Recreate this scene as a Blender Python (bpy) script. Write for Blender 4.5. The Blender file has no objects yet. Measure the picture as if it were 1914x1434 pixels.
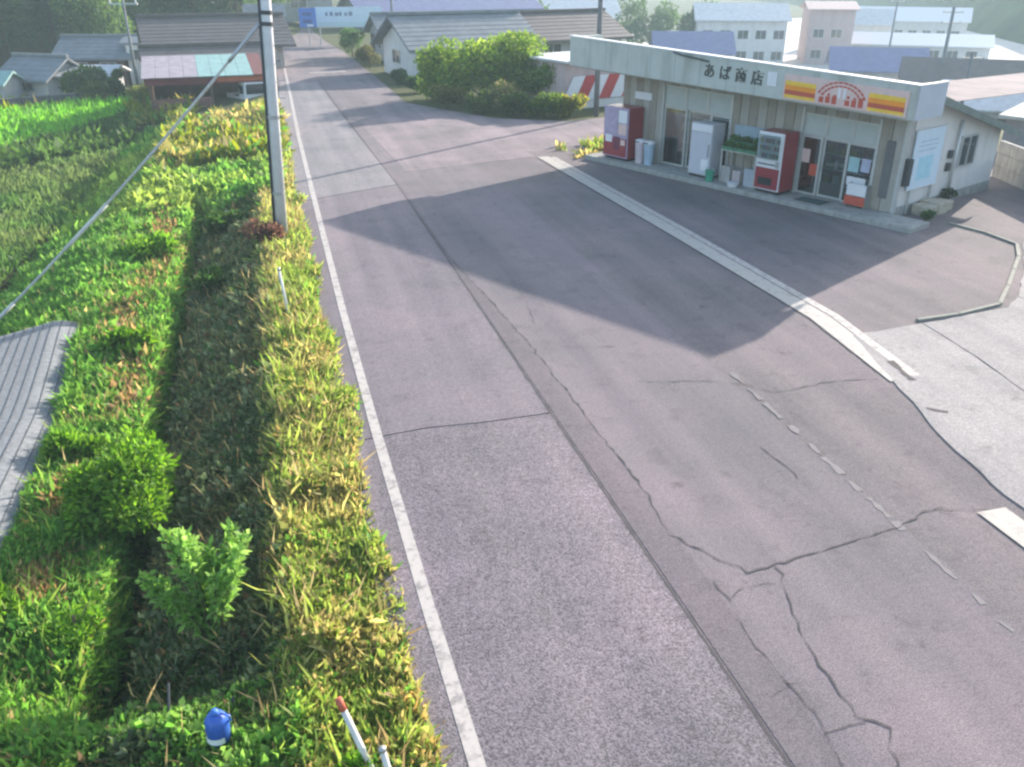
import bpy, math, random
import numpy as np
from mathutils import Vector

R = math.radians
rng = np.random.default_rng(7)
random.seed(7)
SC = bpy.context.scene
COL = SC.collection

# ------------------------------------------------------------------ camera, sky, sun, exposure
# World axes: Y runs along the road, X to its right, Z up from the road surface (metres).
cam = bpy.data.cameras.new('camera')
camo = bpy.data.objects.new('camera', cam); COL.objects.link(camo); SC.camera = camo
camo.location = (0, 0, 6.4)
camo.rotation_euler = (R(90 - 25.9), 0, R(-15.5))
cam.sensor_width = 36; cam.lens = 36 * 1600 / 1914
cam.clip_start = 0.1; cam.clip_end = 3000

SUN_AZ, SUN_EL = 54.0, 19.4           # degrees from +Y towards +X ; elevation
world = bpy.data.worlds.new('World'); SC.world = world; world.use_nodes = True
wn = world.node_tree.nodes; wl = world.node_tree.links
sky = wn.new('ShaderNodeTexSky'); sky.sky_type = 'NISHITA'; sky.sun_disc = False
sky.sun_elevation = R(SUN_EL); sky.sun_rotation = R(SUN_AZ); sky.air_density = 1.0; sky.dust_density = 2.0
wl.new(sky.outputs[0], wn['Background'].inputs[0]); wn['Background'].inputs[1].default_value = 0.15
sun = bpy.data.lights.new('sun', 'SUN'); suno = bpy.data.objects.new('sun', sun); COL.objects.link(suno)
sun.energy = 4.8; sun.angle = R(0.6); sun.color = (1, 0.9, 0.8)
sd = Vector((math.sin(R(SUN_AZ)) * math.cos(R(SUN_EL)), math.cos(R(SUN_AZ)) * math.cos(R(SUN_EL)), math.sin(R(SUN_EL))))
suno.rotation_euler = sd.to_track_quat('Z', 'Y').to_euler()
suno.location = sd * 60
vs = SC.view_settings
vs.view_transform = 'Standard'; vs.look = 'None'; vs.gamma = 1; vs.use_curve_mapping = False
vs.exposure = 1.66
SC.render.engine = 'CYCLES'
SC.cycles.use_denoising = True
SC.cycles.max_bounces = 6; SC.cycles.transparent_max_bounces = 12
SC.cycles.filter_width = 2.5

# ------------------------------------------------------------------ materials
MATS = {}
def mat(name, col, rough=.8, var=.18, scale=3.0, bump=0.0, bscale=40., spec=.3, metal=0., col2=None, grime=0.0):
    """plain procedural surface: base colour broken up by two scales of noise, fine bump"""
    if name in MATS: return MATS[name]
    m = bpy.data.materials.new(name); m.use_nodes = True; MATS[name] = m
    n = m.node_tree.nodes; l = m.node_tree.links; b = n['Principled BSDF']
    b.inputs['Roughness'].default_value = rough; b.inputs['Metallic'].default_value = metal
    b.inputs['Specular IOR Level'].default_value = spec
    tc = n.new('ShaderNodeTexCoord')
    nz = n.new('ShaderNodeTexNoise'); nz.inputs['Scale'].default_value = scale; nz.inputs['Detail'].default_value = 6; nz.inputs['Roughness'].default_value = .65
    l.new(tc.outputs['Object'], nz.inputs['Vector'])
    rp = n.new('ShaderNodeValToRGB'); rp.color_ramp.elements[0].position = .3; rp.color_ramp.elements[1].position = .7
    c = np.array(col); c2 = np.array(col2) if col2 is not None else c * (1 + var)
    rp.color_ramp.elements[0].color = (*np.clip(c * (1 - var), 0, 1), 1); rp.color_ramp.elements[1].color = (*np.clip(c2, 0, 1), 1)
    l.new(nz.outputs[0], rp.inputs[0]); out = rp.outputs[0]
    if grime:
        g = n.new('ShaderNodeTexNoise'); g.inputs['Scale'].default_value = scale * .35; g.inputs['Detail'].default_value = 8
        mp = n.new('ShaderNodeMapping'); mp.inputs['Scale'].default_value = (3, 3, .5)
        l.new(tc.outputs['Object'], mp.inputs[0]); l.new(mp.outputs[0], g.inputs['Vector'])
        r2 = n.new('ShaderNodeValToRGB'); r2.color_ramp.elements[0].position = .5; r2.color_ramp.elements[1].position = .75
        r2.color_ramp.elements[1].color = (grime, grime, grime, 1); r2.color_ramp.elements[0].color = (0, 0, 0, 1)
        l.new(g.outputs[0], r2.inputs[0])
        mx = n.new('ShaderNodeMixRGB'); mx.inputs[2].default_value = (.09, .075, .055, 1)
        l.new(r2.outputs[0], mx.inputs[0]); l.new(out, mx.inputs[1]); out = mx.outputs[0]
    l.new(out, b.inputs['Base Color'])
    if bump:
        bn = n.new('ShaderNodeTexNoise'); bn.inputs['Scale'].default_value = bscale; bn.inputs['Detail'].default_value = 4
        l.new(tc.outputs['Object'], bn.inputs['Vector'])
        bp = n.new('ShaderNodeBump'); bp.inputs['Strength'].default_value = bump; bp.inputs['Distance'].default_value = .02
        l.new(bn.outputs[0], bp.inputs['Height']); l.new(bp.outputs[0], b.inputs['Normal'])
    return m

def asphalt(name, col, speck=.5, sscale=70., patch=.25, warm=(1.08, .98, 1.0), bump=.5):
    """old asphalt: aggregate speckle at two sizes, stains and weathered patches"""
    m = bpy.data.materials.new(name); m.use_nodes = True; MATS[name] = m
    n = m.node_tree.nodes; l = m.node_tree.links; b = n['Principled BSDF']
    b.inputs['Roughness'].default_value = .93; b.inputs['Specular IOR Level'].default_value = .12
    tc = n.new('ShaderNodeTexCoord')
    def noise(sc, det, ro=.6):
        q = n.new('ShaderNodeTexNoise'); q.inputs['Scale'].default_value = sc; q.inputs['Detail'].default_value = det; q.inputs['Roughness'].default_value = ro
        l.new(tc.outputs['Object'], q.inputs['Vector']); return q.outputs[0]
    def ramp(src, p0, p1, a, c):
        r = n.new('ShaderNodeValToRGB'); e = r.color_ramp.elements
        e[0].position = p0; e[1].position = p1; e[0].color = (*a, 1); e[1].color = (*c, 1); l.new(src, r.inputs[0]); return r.outputs[0]
    def mul(a, c):
        x = n.new('ShaderNodeMixRGB'); x.blend_type = 'MULTIPLY'; x.inputs[0].default_value = 1; l.new(a, x.inputs[1]); l.new(c, x.inputs[2]); return x.outputs[0]
    base = ramp(noise(.35, 7, .62), .32, .68, np.array(col) * (1 - patch), np.array(col) * np.array(warm) * (1 + patch))
    s1 = ramp(noise(sscale, 2, .5), .34, .66, (1 - speck,) * 3, (1 + speck,) * 3)
    s2 = ramp(noise(sscale * .28, 3, .6), .3, .7, (1 - speck * .35,) * 3, (1 + speck * .35,) * 3)
    st = ramp(noise(1.7, 6, .7), .36, .46, (.86,) * 3, (1,) * 3)
    mp = n.new('ShaderNodeMapping'); mp.inputs['Scale'].default_value = (1.5, .07, 1); l.new(tc.outputs['Object'], mp.inputs[0])
    q = n.new('ShaderNodeTexNoise'); q.inputs['Scale'].default_value = 1.0; q.inputs['Detail'].default_value = 5; l.new(mp.outputs[0], q.inputs['Vector'])
    tr = ramp(q.outputs[0], .35, .65, (.86, .87, .89), (1.1, 1.09, 1.08))
    oil = ramp(noise(2.6, 3, .5), .24, .33, (.72,) * 3, (1,) * 3)
    out = mul(mul(mul(mul(mul(base, s1), s2), st), tr), oil)
    l.new(out, b.inputs['Base Color'])
    bp = n.new('ShaderNodeBump'); bp.inputs['Strength'].default_value = bump; bp.inputs['Distance'].default_value = .012
    l.new(noise(sscale, 2), bp.inputs['Height']); l.new(bp.outputs[0], b.inputs['Normal'])
    return m

def paint(name, col, under, wear=.5, wscale=9.):
    """worn road paint: paint colour broken by noise that lets the asphalt colour through"""
    m = bpy.data.materials.new(name); m.use_nodes = True
    n = m.node_tree.nodes; l = m.node_tree.links; b = n['Principled BSDF']; b.inputs['Roughness'].default_value = .8
    b.inputs['Specular IOR Level'].default_value = .2
    tc = n.new('ShaderNodeTexCoord')
    a = n.new('ShaderNodeTexNoise'); a.inputs['Scale'].default_value = wscale; a.inputs['Detail'].default_value = 9; a.inputs['Roughness'].default_value = .75
    l.new(tc.outputs['Object'], a.inputs['Vector'])
    r = n.new('ShaderNodeValToRGB'); r.color_ramp.elements[0].position = wear - .09; r.color_ramp.elements[1].position = wear + .07
    r.color_ramp.elements[0].color = (*under, 1); r.color_ramp.elements[1].color = (*col, 1)
    l.new(a.outputs[0], r.inputs[0]); l.new(r.outputs[0], b.inputs['Base Color'])
    return m

def foliage(name, trans=.45):
    """leaf material: colour from the leaf's own attribute, half of the light passes through"""
    m = bpy.data.materials.new(name); m.use_nodes = True
    n = m.node_tree.nodes; l = m.node_tree.links; n.remove(n['Principled BSDF'])
    at = n.new('ShaderNodeAttribute'); at.attribute_name = 'leaf_colour'
    d = n.new('ShaderNodeBsdfPrincipled'); d.inputs['Roughness'].default_value = .6; d.inputs['Specular IOR Level'].default_value = .25
    t = n.new('ShaderNodeBsdfTranslucent')
    hs = n.new('ShaderNodeHueSaturation'); hs.inputs['Saturation'].default_value = 1.12; hs.inputs['Value'].default_value = 1.5
    mx = n.new('ShaderNodeMixShader'); mx.inputs[0].default_value = trans
    l.new(at.outputs['Color'], d.inputs['Base Color']); l.new(at.outputs['Color'], hs.inputs['Color']); l.new(hs.outputs[0], t.inputs[0])
    l.new(d.outputs[0], mx.inputs[1]); l.new(t.outputs[0], mx.inputs[2]); l.new(mx.outputs[0], n['Material Output'].inputs[0])
    return m

def glass_mat(name, tint=(.75, .85, .85), refl=.12):
    m = bpy.data.materials.new(name); m.use_nodes = True
    n = m.node_tree.nodes; l = m.node_tree.links; n.remove(n['Principled BSDF'])
    t = n.new('ShaderNodeBsdfTransparent'); t.inputs[0].default_value = (*tint, 1)
    g = n.new('ShaderNodeBsdfGlossy'); g.inputs['Roughness'].default_value = .03
    f = n.new('ShaderNodeFresnel'); f.inputs[0].default_value = 1.5
    ad = n.new('ShaderNodeMath'); ad.operation = 'ADD'; ad.inputs[1].default_value = refl; l.new(f.outputs[0], ad.inputs[0])
    mx = n.new('ShaderNodeMixShader'); l.new(ad.outputs[0], mx.inputs[0]); l.new(t.outputs[0], mx.inputs[1]); l.new(g.outputs[0], mx.inputs[2])
    l.new(mx.outputs[0], n['Material Output'].inputs[0])
    MATS[name] = m; return m

LEAF = foliage('leaf', .5); LEAF_THIN = foliage('thin_leaf', .55)
M_LANE3 = asphalt('asphalt_bleached', (.205, .20, .204), speck=.25, sscale=40, patch=.12)
M_ROAD = asphalt('asphalt_old', (.172, .156, .164), speck=.30, sscale=55, patch=.12)
M_LANE = asphalt('asphalt_coarse', (.170, .156, .166), speck=.42, sscale=48, patch=.20, bump=.8)
M_LANE2 = asphalt('asphalt_smooth', (.175, .160, .170), speck=.3, sscale=60, patch=.12)
M_STRIP = asphalt('asphalt_trench', (.150, .135, .143), speck=.25, sscale=60, patch=.1)
M_LOT = asphalt('asphalt_lot', (.162, .148, .150), speck=.25, sscale=50, patch=.14)
M_SIDE = asphalt('asphalt_side_road', (.21, .185, .19), speck=.25, sscale=30, patch=.2)
M_CRACK = mat('crack_dark', (.072, .065, .068), .95, .3, 30)
M_CONC = asphalt('concrete_pale', (.285, .27, .265), speck=.22, sscale=45, patch=.12, warm=(1.04, 1, .98), bump=.3)
M_CONC2 = mat('concrete_grey', (.30, .30, .285), .9, .2, 4, .4, 60, .15, grime=.35)
M_WHITE = paint('line_paint', (.42, .385, .36), (.19, .175, .175), .44, 7)
M_CREAM = paint('gutter_concrete', (.40, .37, .335), (.27, .25, .235), .42, 5)
M_GHOST = paint('ghost_paint', (.176, .162, .167), (.158, .145, .152), .55, 8)
M_SOIL = mat('soil', (.10, .085, .05), .95, .35, 2, .6, 20, .1, col2=(.085, .11, .04))
M_DSOIL = mat('wet_soil', (.03, .026, .02), .9, .3, 6, .5, 30, .2)
M_BARK = mat('bark', (.12, .09, .065), .9, .3, 8, .8, 30, .1)
M_POLE = mat('pole_concrete', (.60, .60, .62), .8, .1, 3, .2, 40, .2, grime=.2)
M_STEEL = mat('steel_grey', (.38, .39, .4), .45, .1, 8, metal=.7)
M_DARKM = mat('dark_metal', (.05, .055, .06), .5, .2, 10)
M_BLACK = mat('black_rubber', (.025, .025, .028), .7, .2, 10)
GLASS = glass_mat('window_glass')
DGLASS = mat('far_window_glass', (.035, .045, .055), .08, .3, 1, spec=.7)

# ------------------------------------------------------------------ mesh helpers
class MB:
    def __init__(s): s.v = []; s.f = []
    def box(s, x0, x1, y0, y1, z0, z1):
        k = len(s.v); s.v += [(x0,y0,z0),(x1,y0,z0),(x1,y1,z0),(x0,y1,z0),(x0,y0,z1),(x1,y0,z1),(x1,y1,z1),(x0,y1,z1)]
        s.f += [(k,k+3,k+2,k+1),(k+4,k+5,k+6,k+7),(k,k+1,k+5,k+4),(k+1,k+2,k+6,k+5),(k+2,k+3,k+7,k+6),(k+3,k,k+4,k+7)]; return s
    def prism(s, poly, z0, z1):
        """closed vertical prism over a counter-clockwise polygon; z1 may be a list"""
        k = len(s.v); n = len(poly)
        zt = z1 if isinstance(z1, (list, tuple)) else [z1] * n
        s.v += [(p[0], p[1], z0) for p in poly] + [(p[0], p[1], z) for p, z in zip(poly, zt)]
        s.f.append(tuple(range(k + n - 1, k - 1, -1))); s.f.append(tuple(range(k + n, k + 2 * n)))
        for i in range(n): j = (i + 1) % n; s.f.append((k + i, k + j, k + n + j, k + n + i))
        return s
    def xprism(s, prof, x0, x1):
        """profile of (y, z) points swept along x"""
        k = len(s.v); n = len(prof)
        s.v += [(x0, y, z) for y, z in prof] + [(x1, y, z) for y, z in prof]
        s.f.append(tuple(range(k, k + n))); s.f.append(tuple(range(k + 2 * n - 1, k + n - 1, -1)))
        for i in range(n): j = (i + 1) % n; s.f.append((k + i, k + n + i, k + n + j, k + j))
        return s
    def tube(s, pts, rad, seg=10, cap=True):
        pts = [Vector(p) for p in pts]; k0 = len(s.v)
        rad = rad if isinstance(rad, (list, tuple)) else [rad] * len(pts)
        for i, p in enumerate(pts):
            t = (pts[min(i + 1, len(pts) - 1)] - pts[max(i - 1, 0)]).normalized()
            a = t.cross(Vector((0, 0, 1)) if abs(t.z) < .95 else Vector((1, 0, 0))).normalized(); b = t.cross(a)
            for q in range(seg):
                w = 2 * math.pi * q / seg; s.v.append(tuple(p + (a * math.cos(w) + b * math.sin(w)) * rad[i]))
        for i in range(len(pts) - 1):
            for q in range(seg):
                r = (q + 1) % seg; s.f.append((k0 + i*seg + q, k0 + i*seg + r, k0 + (i+1)*seg + r, k0 + (i+1)*seg + q))
        if cap:
            s.f.append(tuple(range(k0 + seg - 1, k0 - 1, -1))); e = k0 + (len(pts) - 1) * seg; s.f.append(tuple(range(e, e + seg)))
        return s
    def quad(s, a, b, c, d):
        k = len(s.v); s.v += [a, b, c, d]; s.f.append((k, k+1, k+2, k+3)); return s
    def ribbon(s, pts, w, z, jit=0.0, wv=.5):
        """flat strip along a ground polyline, ragged if jit > 0"""
        if jit:
            out = []
            for (a, b) in zip(pts[:-1], pts[1:]):
                L = math.dist(a, b); n = max(1, int(L / .12))
                for i in range(n):
                    t = i / n; out.append((a[0] + (b[0]-a[0])*t + random.gauss(0, jit), a[1] + (b[1]-a[1])*t + random.gauss(0, jit)))
            out.append(pts[-1]); pts = out
        k = len(s.v)
        for i, p in enumerate(pts):
            a = pts[max(i-1, 0)]; b = pts[min(i+1, len(pts)-1)]; L = math.dist(a, b) or 1
            nx, ny = -(b[1]-a[1])/L, (b[0]-a[0])/L; ww = w/2 * (random.uniform(1-wv, 1+wv) if jit else 1)
            s.v += [(p[0]-nx*ww, p[1]-ny*ww, z), (p[0]+nx*ww, p[1]+ny*ww, z)]
        for i in range(len(pts)-1): s.f.append((k+2*i, k+2*i+2, k+2*i+3, k+2*i+1))
        return s
    def build(s, name, m, parent=None, loc=None, smooth=False, bevel=0.0):
        me = bpy.data.meshes.new(name); me.from_pydata(s.v, [], s.f); me.update()
        if smooth: me.polygons.foreach_set('use_smooth', [True] * len(me.polygons))
        o = bpy.data.objects.new(name, me); me.materials.append(m); COL.objects.link(o)
        if parent is not None: o.parent = parent
        if loc: o.location = loc
        if bevel:
            b = o.modifiers.new('bevel', 'BEVEL'); b.width = bevel; b.segments = 2; b.limit_method = 'ANGLE'
        return o

def tag(o, label=None, cat=None, group=None, kind=None):
    if label: o['label'] = label
    if cat: o['category'] = cat
    if group: o['group'] = group
    if kind: o['kind'] = kind
    return o
def thing(name, label, cat, loc=(0, 0, 0), rz=0.0, group=None):
    o = bpy.data.objects.new(name, None); COL.objects.link(o); o.location = loc; o.rotation_euler = (0, 0, rz)
    o.empty_display_size = .3
    return tag(o, label, cat, group)
def copy_tree(o, parent=None):
    c = o.copy(); COL.objects.link(c)
    if parent is not None: c.parent = parent
    for ch in list(o.children): copy_tree(ch, c)
    return c
def bx(name, m, parent, x0, x1, y0, y1, z0, z1, bevel=0.0): return MB().box(x0, x1, y0, y1, z0, z1).build(name, m, parent, bevel=bevel)

# smooth value noise for natural patches
_tab = rng.random((64, 64))
def vnoise(x, y, sc):
    x = np.asarray(x) * sc + 131.7; y = np.asarray(y) * sc + 57.3
    xi = np.floor(x).astype(int); yi = np.floor(y).astype(int); fx = x - xi; fy = y - yi
    fx = fx*fx*(3-2*fx); fy = fy*fy*(3-2*fy)
    g = lambda a, b: _tab[a % 64, b % 64]
    return (g(xi, yi)*(1-fx) + g(xi+1, yi)*fx)*(1-fy) + (g(xi, yi+1)*(1-fx) + g(xi+1, yi+1)*fx)*fy
def fbm(x, y, sc): return (vnoise(x, y, sc) + .5*vnoise(x, y, sc*2.1) + .25*vnoise(x, y, sc*4.3)) / 1.75

def leaf_mesh(name, P, D, W, C, m=None, parent=None, bend=.25):
    """one quad per leaf: base, side, tip, side; C is the leaf's own colour"""
    N = len(P); V = np.empty((N, 4, 3)); mid = P + D * .5
    nrm = np.cross(D, W); nl = np.linalg.norm(nrm, axis=1, keepdims=True) + 1e-9
    up = nrm / nl * np.linalg.norm(D, axis=1, keepdims=True) * bend * .3
    V[:, 0] = P; V[:, 1] = mid + W * .5 + up; V[:, 2] = P + D; V[:, 3] = mid - W * .5 + up
    me = bpy.data.meshes.new(name); me.vertices.add(4*N); me.vertices.foreach_set('co', V.ravel())
    me.loops.add(4*N); me.loops.foreach_set('vertex_index', np.arange(4*N, dtype=np.int32))
    me.polygons.add(N); me.polygons.foreach_set('loop_start', np.arange(0, 4*N, 4, dtype=np.int32))
    me.update(calc_edges=True)
    a = me.attributes.new('leaf_colour', 'FLOAT_COLOR', 'POINT')
    c4 = np.ones((N, 4, 4)); c4[:, :, :3] = np.clip(C, 0, 1)[:, None, :]; a.data.foreach_set('color', c4.ravel())
    me.materials.append(m or LEAF)
    o = bpy.data.objects.new(name, me); COL.objects.link(o)
    if parent is not None: o.parent = parent
    return o
def rand_dirs(N, up=0.0):
    d = rng.normal(size=(N, 3)); d[:, 2] += up; return d / np.linalg.norm(d, axis=1, keepdims=True)
def mixc(a, b, t): t = np.clip(np.asarray(t), 0, 1)[:, None]; return np.array(a) * (1-t) + np.array(b) * t

# ------------------------------------------------------------------ terrain
def ss(a, b, x): t = np.clip((x - a) / (b - a), 0, 1); return t*t*(3-2*t)
def interp(x, xs, zs): return np.interp(x, xs, zs)
def terrain(X, Y):
    X = np.asarray(X, float); Y = np.asarray(Y, float)
    near = interp(X, [-60, -7.6, -6.2, -4.7, -2.72, -2.58, -2.28, -2.20, -.62, -.36, .0], [-2.2, -2.0, -1.38, -.80, -.80, -1.36, -1.38, -.98, -.28, -.07, -.05])
    far = interp(X, [-60, -7.5, -5.6, -4.1, -.8, 0], [-2.2, -2.1, -1.6, -.55, -.3, -.06])
    fill = interp(X, [-60, -7.6, -6.2, -4.7, -2.5, -.6, -.36, 0], [-2.2, -2.0, -1.30, -.70, -.52, -.16, -.07, -.05]); tf = ss(7.7, 6.4, Y + .35 * (X + 1.5)); near = near * (1 - tf) + fill * tf
    t = ss(28.0, 31.5, Y + .25 * (X + 2)); z = near * (1-t) + far * t
    z = np.where(Y > 48, z + (interp(X, [-60, -9, -5, 0], [-2.0, -1.6, -1.0, -.06]) - z) * ss(48, 54, Y), z)
    z = z + np.where(X < -.5, .10 * (fbm(X, Y, .5) - .5) * ss(-.5, -1.2, X), 0)
    # wooded slope at the far left, valley floor to the right behind the shop
    z = z + 26 * ss(0, 75, (-X - 6) * .55 + (Y - 84) * .95) * ss(6, -8, X - .0*(Y)) 
    e = .92 * X + .39 * Y
    z = np.where(X > 0, z - 6.0 * ss(38, 75, e) * ss(18, 34, X), z)
    return z
xs = np.unique(np.concatenate([np.linspace(-160, -12, 40), np.linspace(-12, -4.8, 20), np.linspace(-4.8, 0.2, 84), np.linspace(.2, 40, 30), np.linspace(40, 420, 50)]))
ys = np.unique(np.concatenate([np.linspace(-30, 0, 10), np.linspace(0, 60, 150), np.linspace(60, 200, 60), np.linspace(200, 600, 30)]))
gx, gy = np.meshgrid(xs, ys); gz = terrain(gx, gy) - .02
nx_, ny_ = len(xs), len(ys)
idx = np.arange(nx_ * ny_).reshape(ny_, nx_)
me = bpy.data.meshes.new('ground'); me.from_pydata(np.stack([gx, gy, gz], -1).reshape(-1, 3).tolist(), [], np.stack([idx[:-1, :-1], idx[:-1, 1:], idx[1:, 1:], idx[1:, :-1]], -1).reshape(-1, 4).tolist())
me.polygons.foreach_set('use_smooth', [True] * len(me.polygons))
ground = bpy.data.objects.new('ground', me); COL.objects.link(ground); me.materials.append(M_SOIL); tag(ground, kind='structure')

# ------------------------------------------------------------------ road, lot, side road, markings
def flat(name, poly, z, m, parent=None, th=.03):
    return MB().prism(poly, z - th, z).build(name, m, parent)
road = flat('road', [(.58, -8), (7.2, -8), (7.2, 60), (7.0, 78), (6.4, 90), (6.0, 125), (1.6, 125), (1.4, 90), (1.0, 60), (.56, 40)], 0.0, M_ROAD); tag(road, kind='structure')
lot = flat('forecourt', [(7.2, -8), (30, -8), (30, 22), (25, 34), (10.5, 32.2), (7.2, 33)], -.004, M_LOT); tag(lot, kind='structure')
side = flat('side_road', [(7.2, 33.02), (10.5, 32.22), (13, 32.6), (22, 35.5), (60, 47), (60, 53), (22, 41.6), (13.5, 38.9), (10.5, 40.6), (8.4, 44.5), (7.2, 47)], -.008, M_SIDE); tag(side, kind='structure')
# resurfaced left lane (coarse near the camera, smoother beyond the transverse seam) and a darker trench patch along the joint
flat('lane_overlay', [(.60, -8), (3.80, -8), (3.80, 11.46), (2.69, 11.44), (1.85, 11.5), (.60, 11.36)], .012, M_LANE, road, .012)
flat('lane_overlay', [(.60, 11.40), (1.85, 11.54), (2.69, 11.48), (3.82, 11.50), (3.86, 28), (.60, 26.5)], .010, M_LANE2, road, .01)
flat('lane_overlay', [(.60, 26.6), (3.86, 28.1), (3.5, 46), (3.3, 57), (1.1, 58), (.66, 48)], .011, M_LANE3, road, .011)
flat('trench_patch', [(3.85, -8), (4.22, -8), (4.34, 10), (4.30, 14), (4.1, 17.3), (3.98, 20), (3.98, 29), (3.90, 29), (3.88, 20)], .005, M_STRIP, road, .005)
flat('patch', [(4.5, 30), (9.6, 31.3), (9.2, 37.5), (5.0, 43.5), (4.1, 40)], .004, M_SIDE, road, .01)
edge = [(1.15, -8), (1.14, 5.2), (1.10, 7.5), (1.06, 11.7), (1.06, 17), (1.12, 26), (1.22, 38), (1.45, 52), (1.7, 70)]
MB().ribbon(edge, .15, .0165).build('edge_line', M_WHITE, road)
MB().ribbon([(3.2, 62.6), (5.6, 63.0)], .5, .0165).build('stop_line', M_WHITE, road)
CR = dict(
 a=([(3.87,27.73),(3.92,20.12),(4.11,17.34),(4.31,13.95),(4.35,10.93),(4.36,8.9),(4.25,7.98),(4.57,7.45),(4.85,7.05),(5.23,7.1),(5.94,7.18),(7.15,7.36),(7.83,7.6),(8.53,7.35)], .030),
 b=([(5.21,7.06),(5.02,6.42),(4.82,5.78),(4.78,5.25),(4.73,4.84),(4.95,4.65),(4.71,4.22),(4.6,3)], .026),
 c=([(4.36,7.04),(4.39,6.59),(4.3,6.09),(4.32,5.38),(4.38,5.01),(4.32,4.57),(4.27,4.35),(4.2,3)], .018),
 d=([(4.44,6.67),(4.67,6.85),(5.05,6.79)], .014), e=([(4.32,5.38),(4.72,5.34)], .014), f=([(4.35,4.75),(4.79,4.76)], .012), g=([(4.06,5.24),(4.32,5.34)], .012),
 h=([(5.59,12.17),(6.6,11.96),(7.4,11.56),(7.67,11.17),(8.69,11.31),(9.67,11.19)], .022), i=([(1.01,11.39),(1.85,11.53),(2.69,11.48),(3.65,11.49)], .016),
 j=([(4.85,13.98),(5.82,13.71)], .018), k=([(6.49,9.65),(6.59,9.07),(6.54,8.71)], .022), l=([(5.0,19),(4.9,16.5),(4.7,15.2)], .012), m=([(7.83,7.6),(8.4,6.9),(8.6,6.2)], .012))
for p, w in CR.values(): MB().ribbon(p, w * .62, .0075, jit=.017, wv=.9).build('crack', M_CRACK, road)
MB().ribbon([(3.825, -8), (3.815, 5), (3.83, 13), (3.86, 20), (3.88, 28), (3.6, 44), (3.45, 58)], .036, .0135, jit=.004, wv=.35).build('joint', M_CRACK, road)
gy_ = 12.1
while gy_ > 3:                                   # what is left of an old line: broken flecks
    L_ = random.uniform(.12, .55); gx_ = 7.36 - (12.2 - gy_) * .042
    MB().ribbon([(gx_, gy_), (gx_ - L_ * .042, gy_ - L_)], random.uniform(.05, .10), .0045, jit=.012, wv=.7).build('worn_line', M_GHOST, road); gy_ -= L_ + random.uniform(.05, .5)
# pale gutter strip along the forecourt, and where it starts again beyond the apron
g1 = MB().ribbon([(9.86, 31.2), (10.25, 20), (10.38, 14), (10.02, 11.0)], .44, .012).build('gutter_strip', M_CREAM, lot)
MB().ribbon([(10.20, 31.0), (10.59, 20), (10.72, 14.0), (10.36, 11.1)], .20, .016).build('gutter_lip', M_WHITE, lot)
MB().ribbon([(9.60, 31), (10.02, 20), (10.14, 14), (9.80, 11.0)], .03, .006, jit=.01).build('joint', M_CRACK, lot)
MB().ribbon([(8.56, 7.35), (8.52, 3), (8.5, -5)], .44, .012).build('gutter_strip', M_CREAM, lot)
MB().ribbon([(10.34, 11.75), (10.2, 10.95)], .10, .018, jit=.01).build('drain_slot', M_CRACK, lot)
# concrete apron: separate slabs with open joints
apron = thing('concrete_apron', None, None, (0, 0, 0)); tag(apron, kind='structure')
def slab(poly): 
    out = []
    for a, b in zip(poly, poly[1:] + poly[:1]):
        L = math.dist(a, b); n = max(1, int(L / .25)); nx, ny = -(b[1]-a[1])/L, (b[0]-a[0])/L
        for i in range(n): j = 0 if i == 0 else random.gauss(0, .012); out.append((a[0] + (b[0]-a[0])*i/n + nx*j, a[1] + (b[1]-a[1])*i/n + ny*j))
    MB().prism(out, -.05, .014).build('slab', M_CONC, apron)
slab([(10.46, 13.0), (9.72, 10.52), (9.33, 9.3), (9.0, 7.6), (9.0, 6.0), (11.35, 5.6), (11.70, 10.1), (11.98, 11.56), (12.14, 13.14)][::1])
slab([(12.17, 13.14), (12.01, 11.56), (11.73, 10.1), (11.38, 5.6), (14.6, 5.2), (15.0, 9), (15.2, 13.9), (14.5, 13.42)][::1])
slab([(15.23, 13.92), (15.03, 9), (14.63, 5.2), (22, 4.5), (22, 17.5), (18.5, 17.2), (16.6, 15.2)])
for o in apron.children: o.data.flip_normals()
MB().ribbon([(9.73, 10.0), (9.95, 9.80)], .09, .0175, jit=.02).build('stain', M_CRACK, apron)
kerb = thing('kerb', None, None); tag(kerb, kind='structure')
kp = [(12.15, 13.30), (13.2, 13.36), (14.46, 13.62), (15.5, 14.5), (16.5, 15.40), (17.4, 16.2), (18.2, 17.1), (18.22, 18.2), (17.95, 19.3)]
for a, b in zip(kp[:-1], kp[1:]):
    L = math.dist(a, b); k = MB().box(.008, L - .008, -.045, .045, -.05, .045).build('kerb_stone', mat('kerb_mossy', (.22, .22, .19), .9, .25, 3, .4, 40, grime=.4), kerb, bevel=.012); k.location = (*a, 0); k.rotation_euler.z = math.atan2(b[1]-a[1], b[0]-a[0])

# ------------------------------------------------------------------ fields on the left
M_NET = mat('grey_net', (.17, .18, .19), .9, .3, 14)
def field_sheet(name, poly, dz, m):
    v = [(x, y, float(terrain(x, y)) + dz) for x, y in poly]
    return MB().quad(*v).build(name, m)
paddy = flat('paddy_field', [(-8.2, 61.5), (-26, 52), (-26, 31), (-7.7, 52.8)], -1.80, mat('paddy_mud', (.06, .10, .03), .9, .3, 3)); tag(paddy, kind='structure')
dfield = flat('crop_field', [(-7.0, 47.5), (-24, 30), (-24, 16), (-8.0, 25.2), (-7.3, 33)], -1.86, mat('crop_soil', (.09, .075, .04), .95, .3, 3)); tag(dfield, kind='structure')

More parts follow.
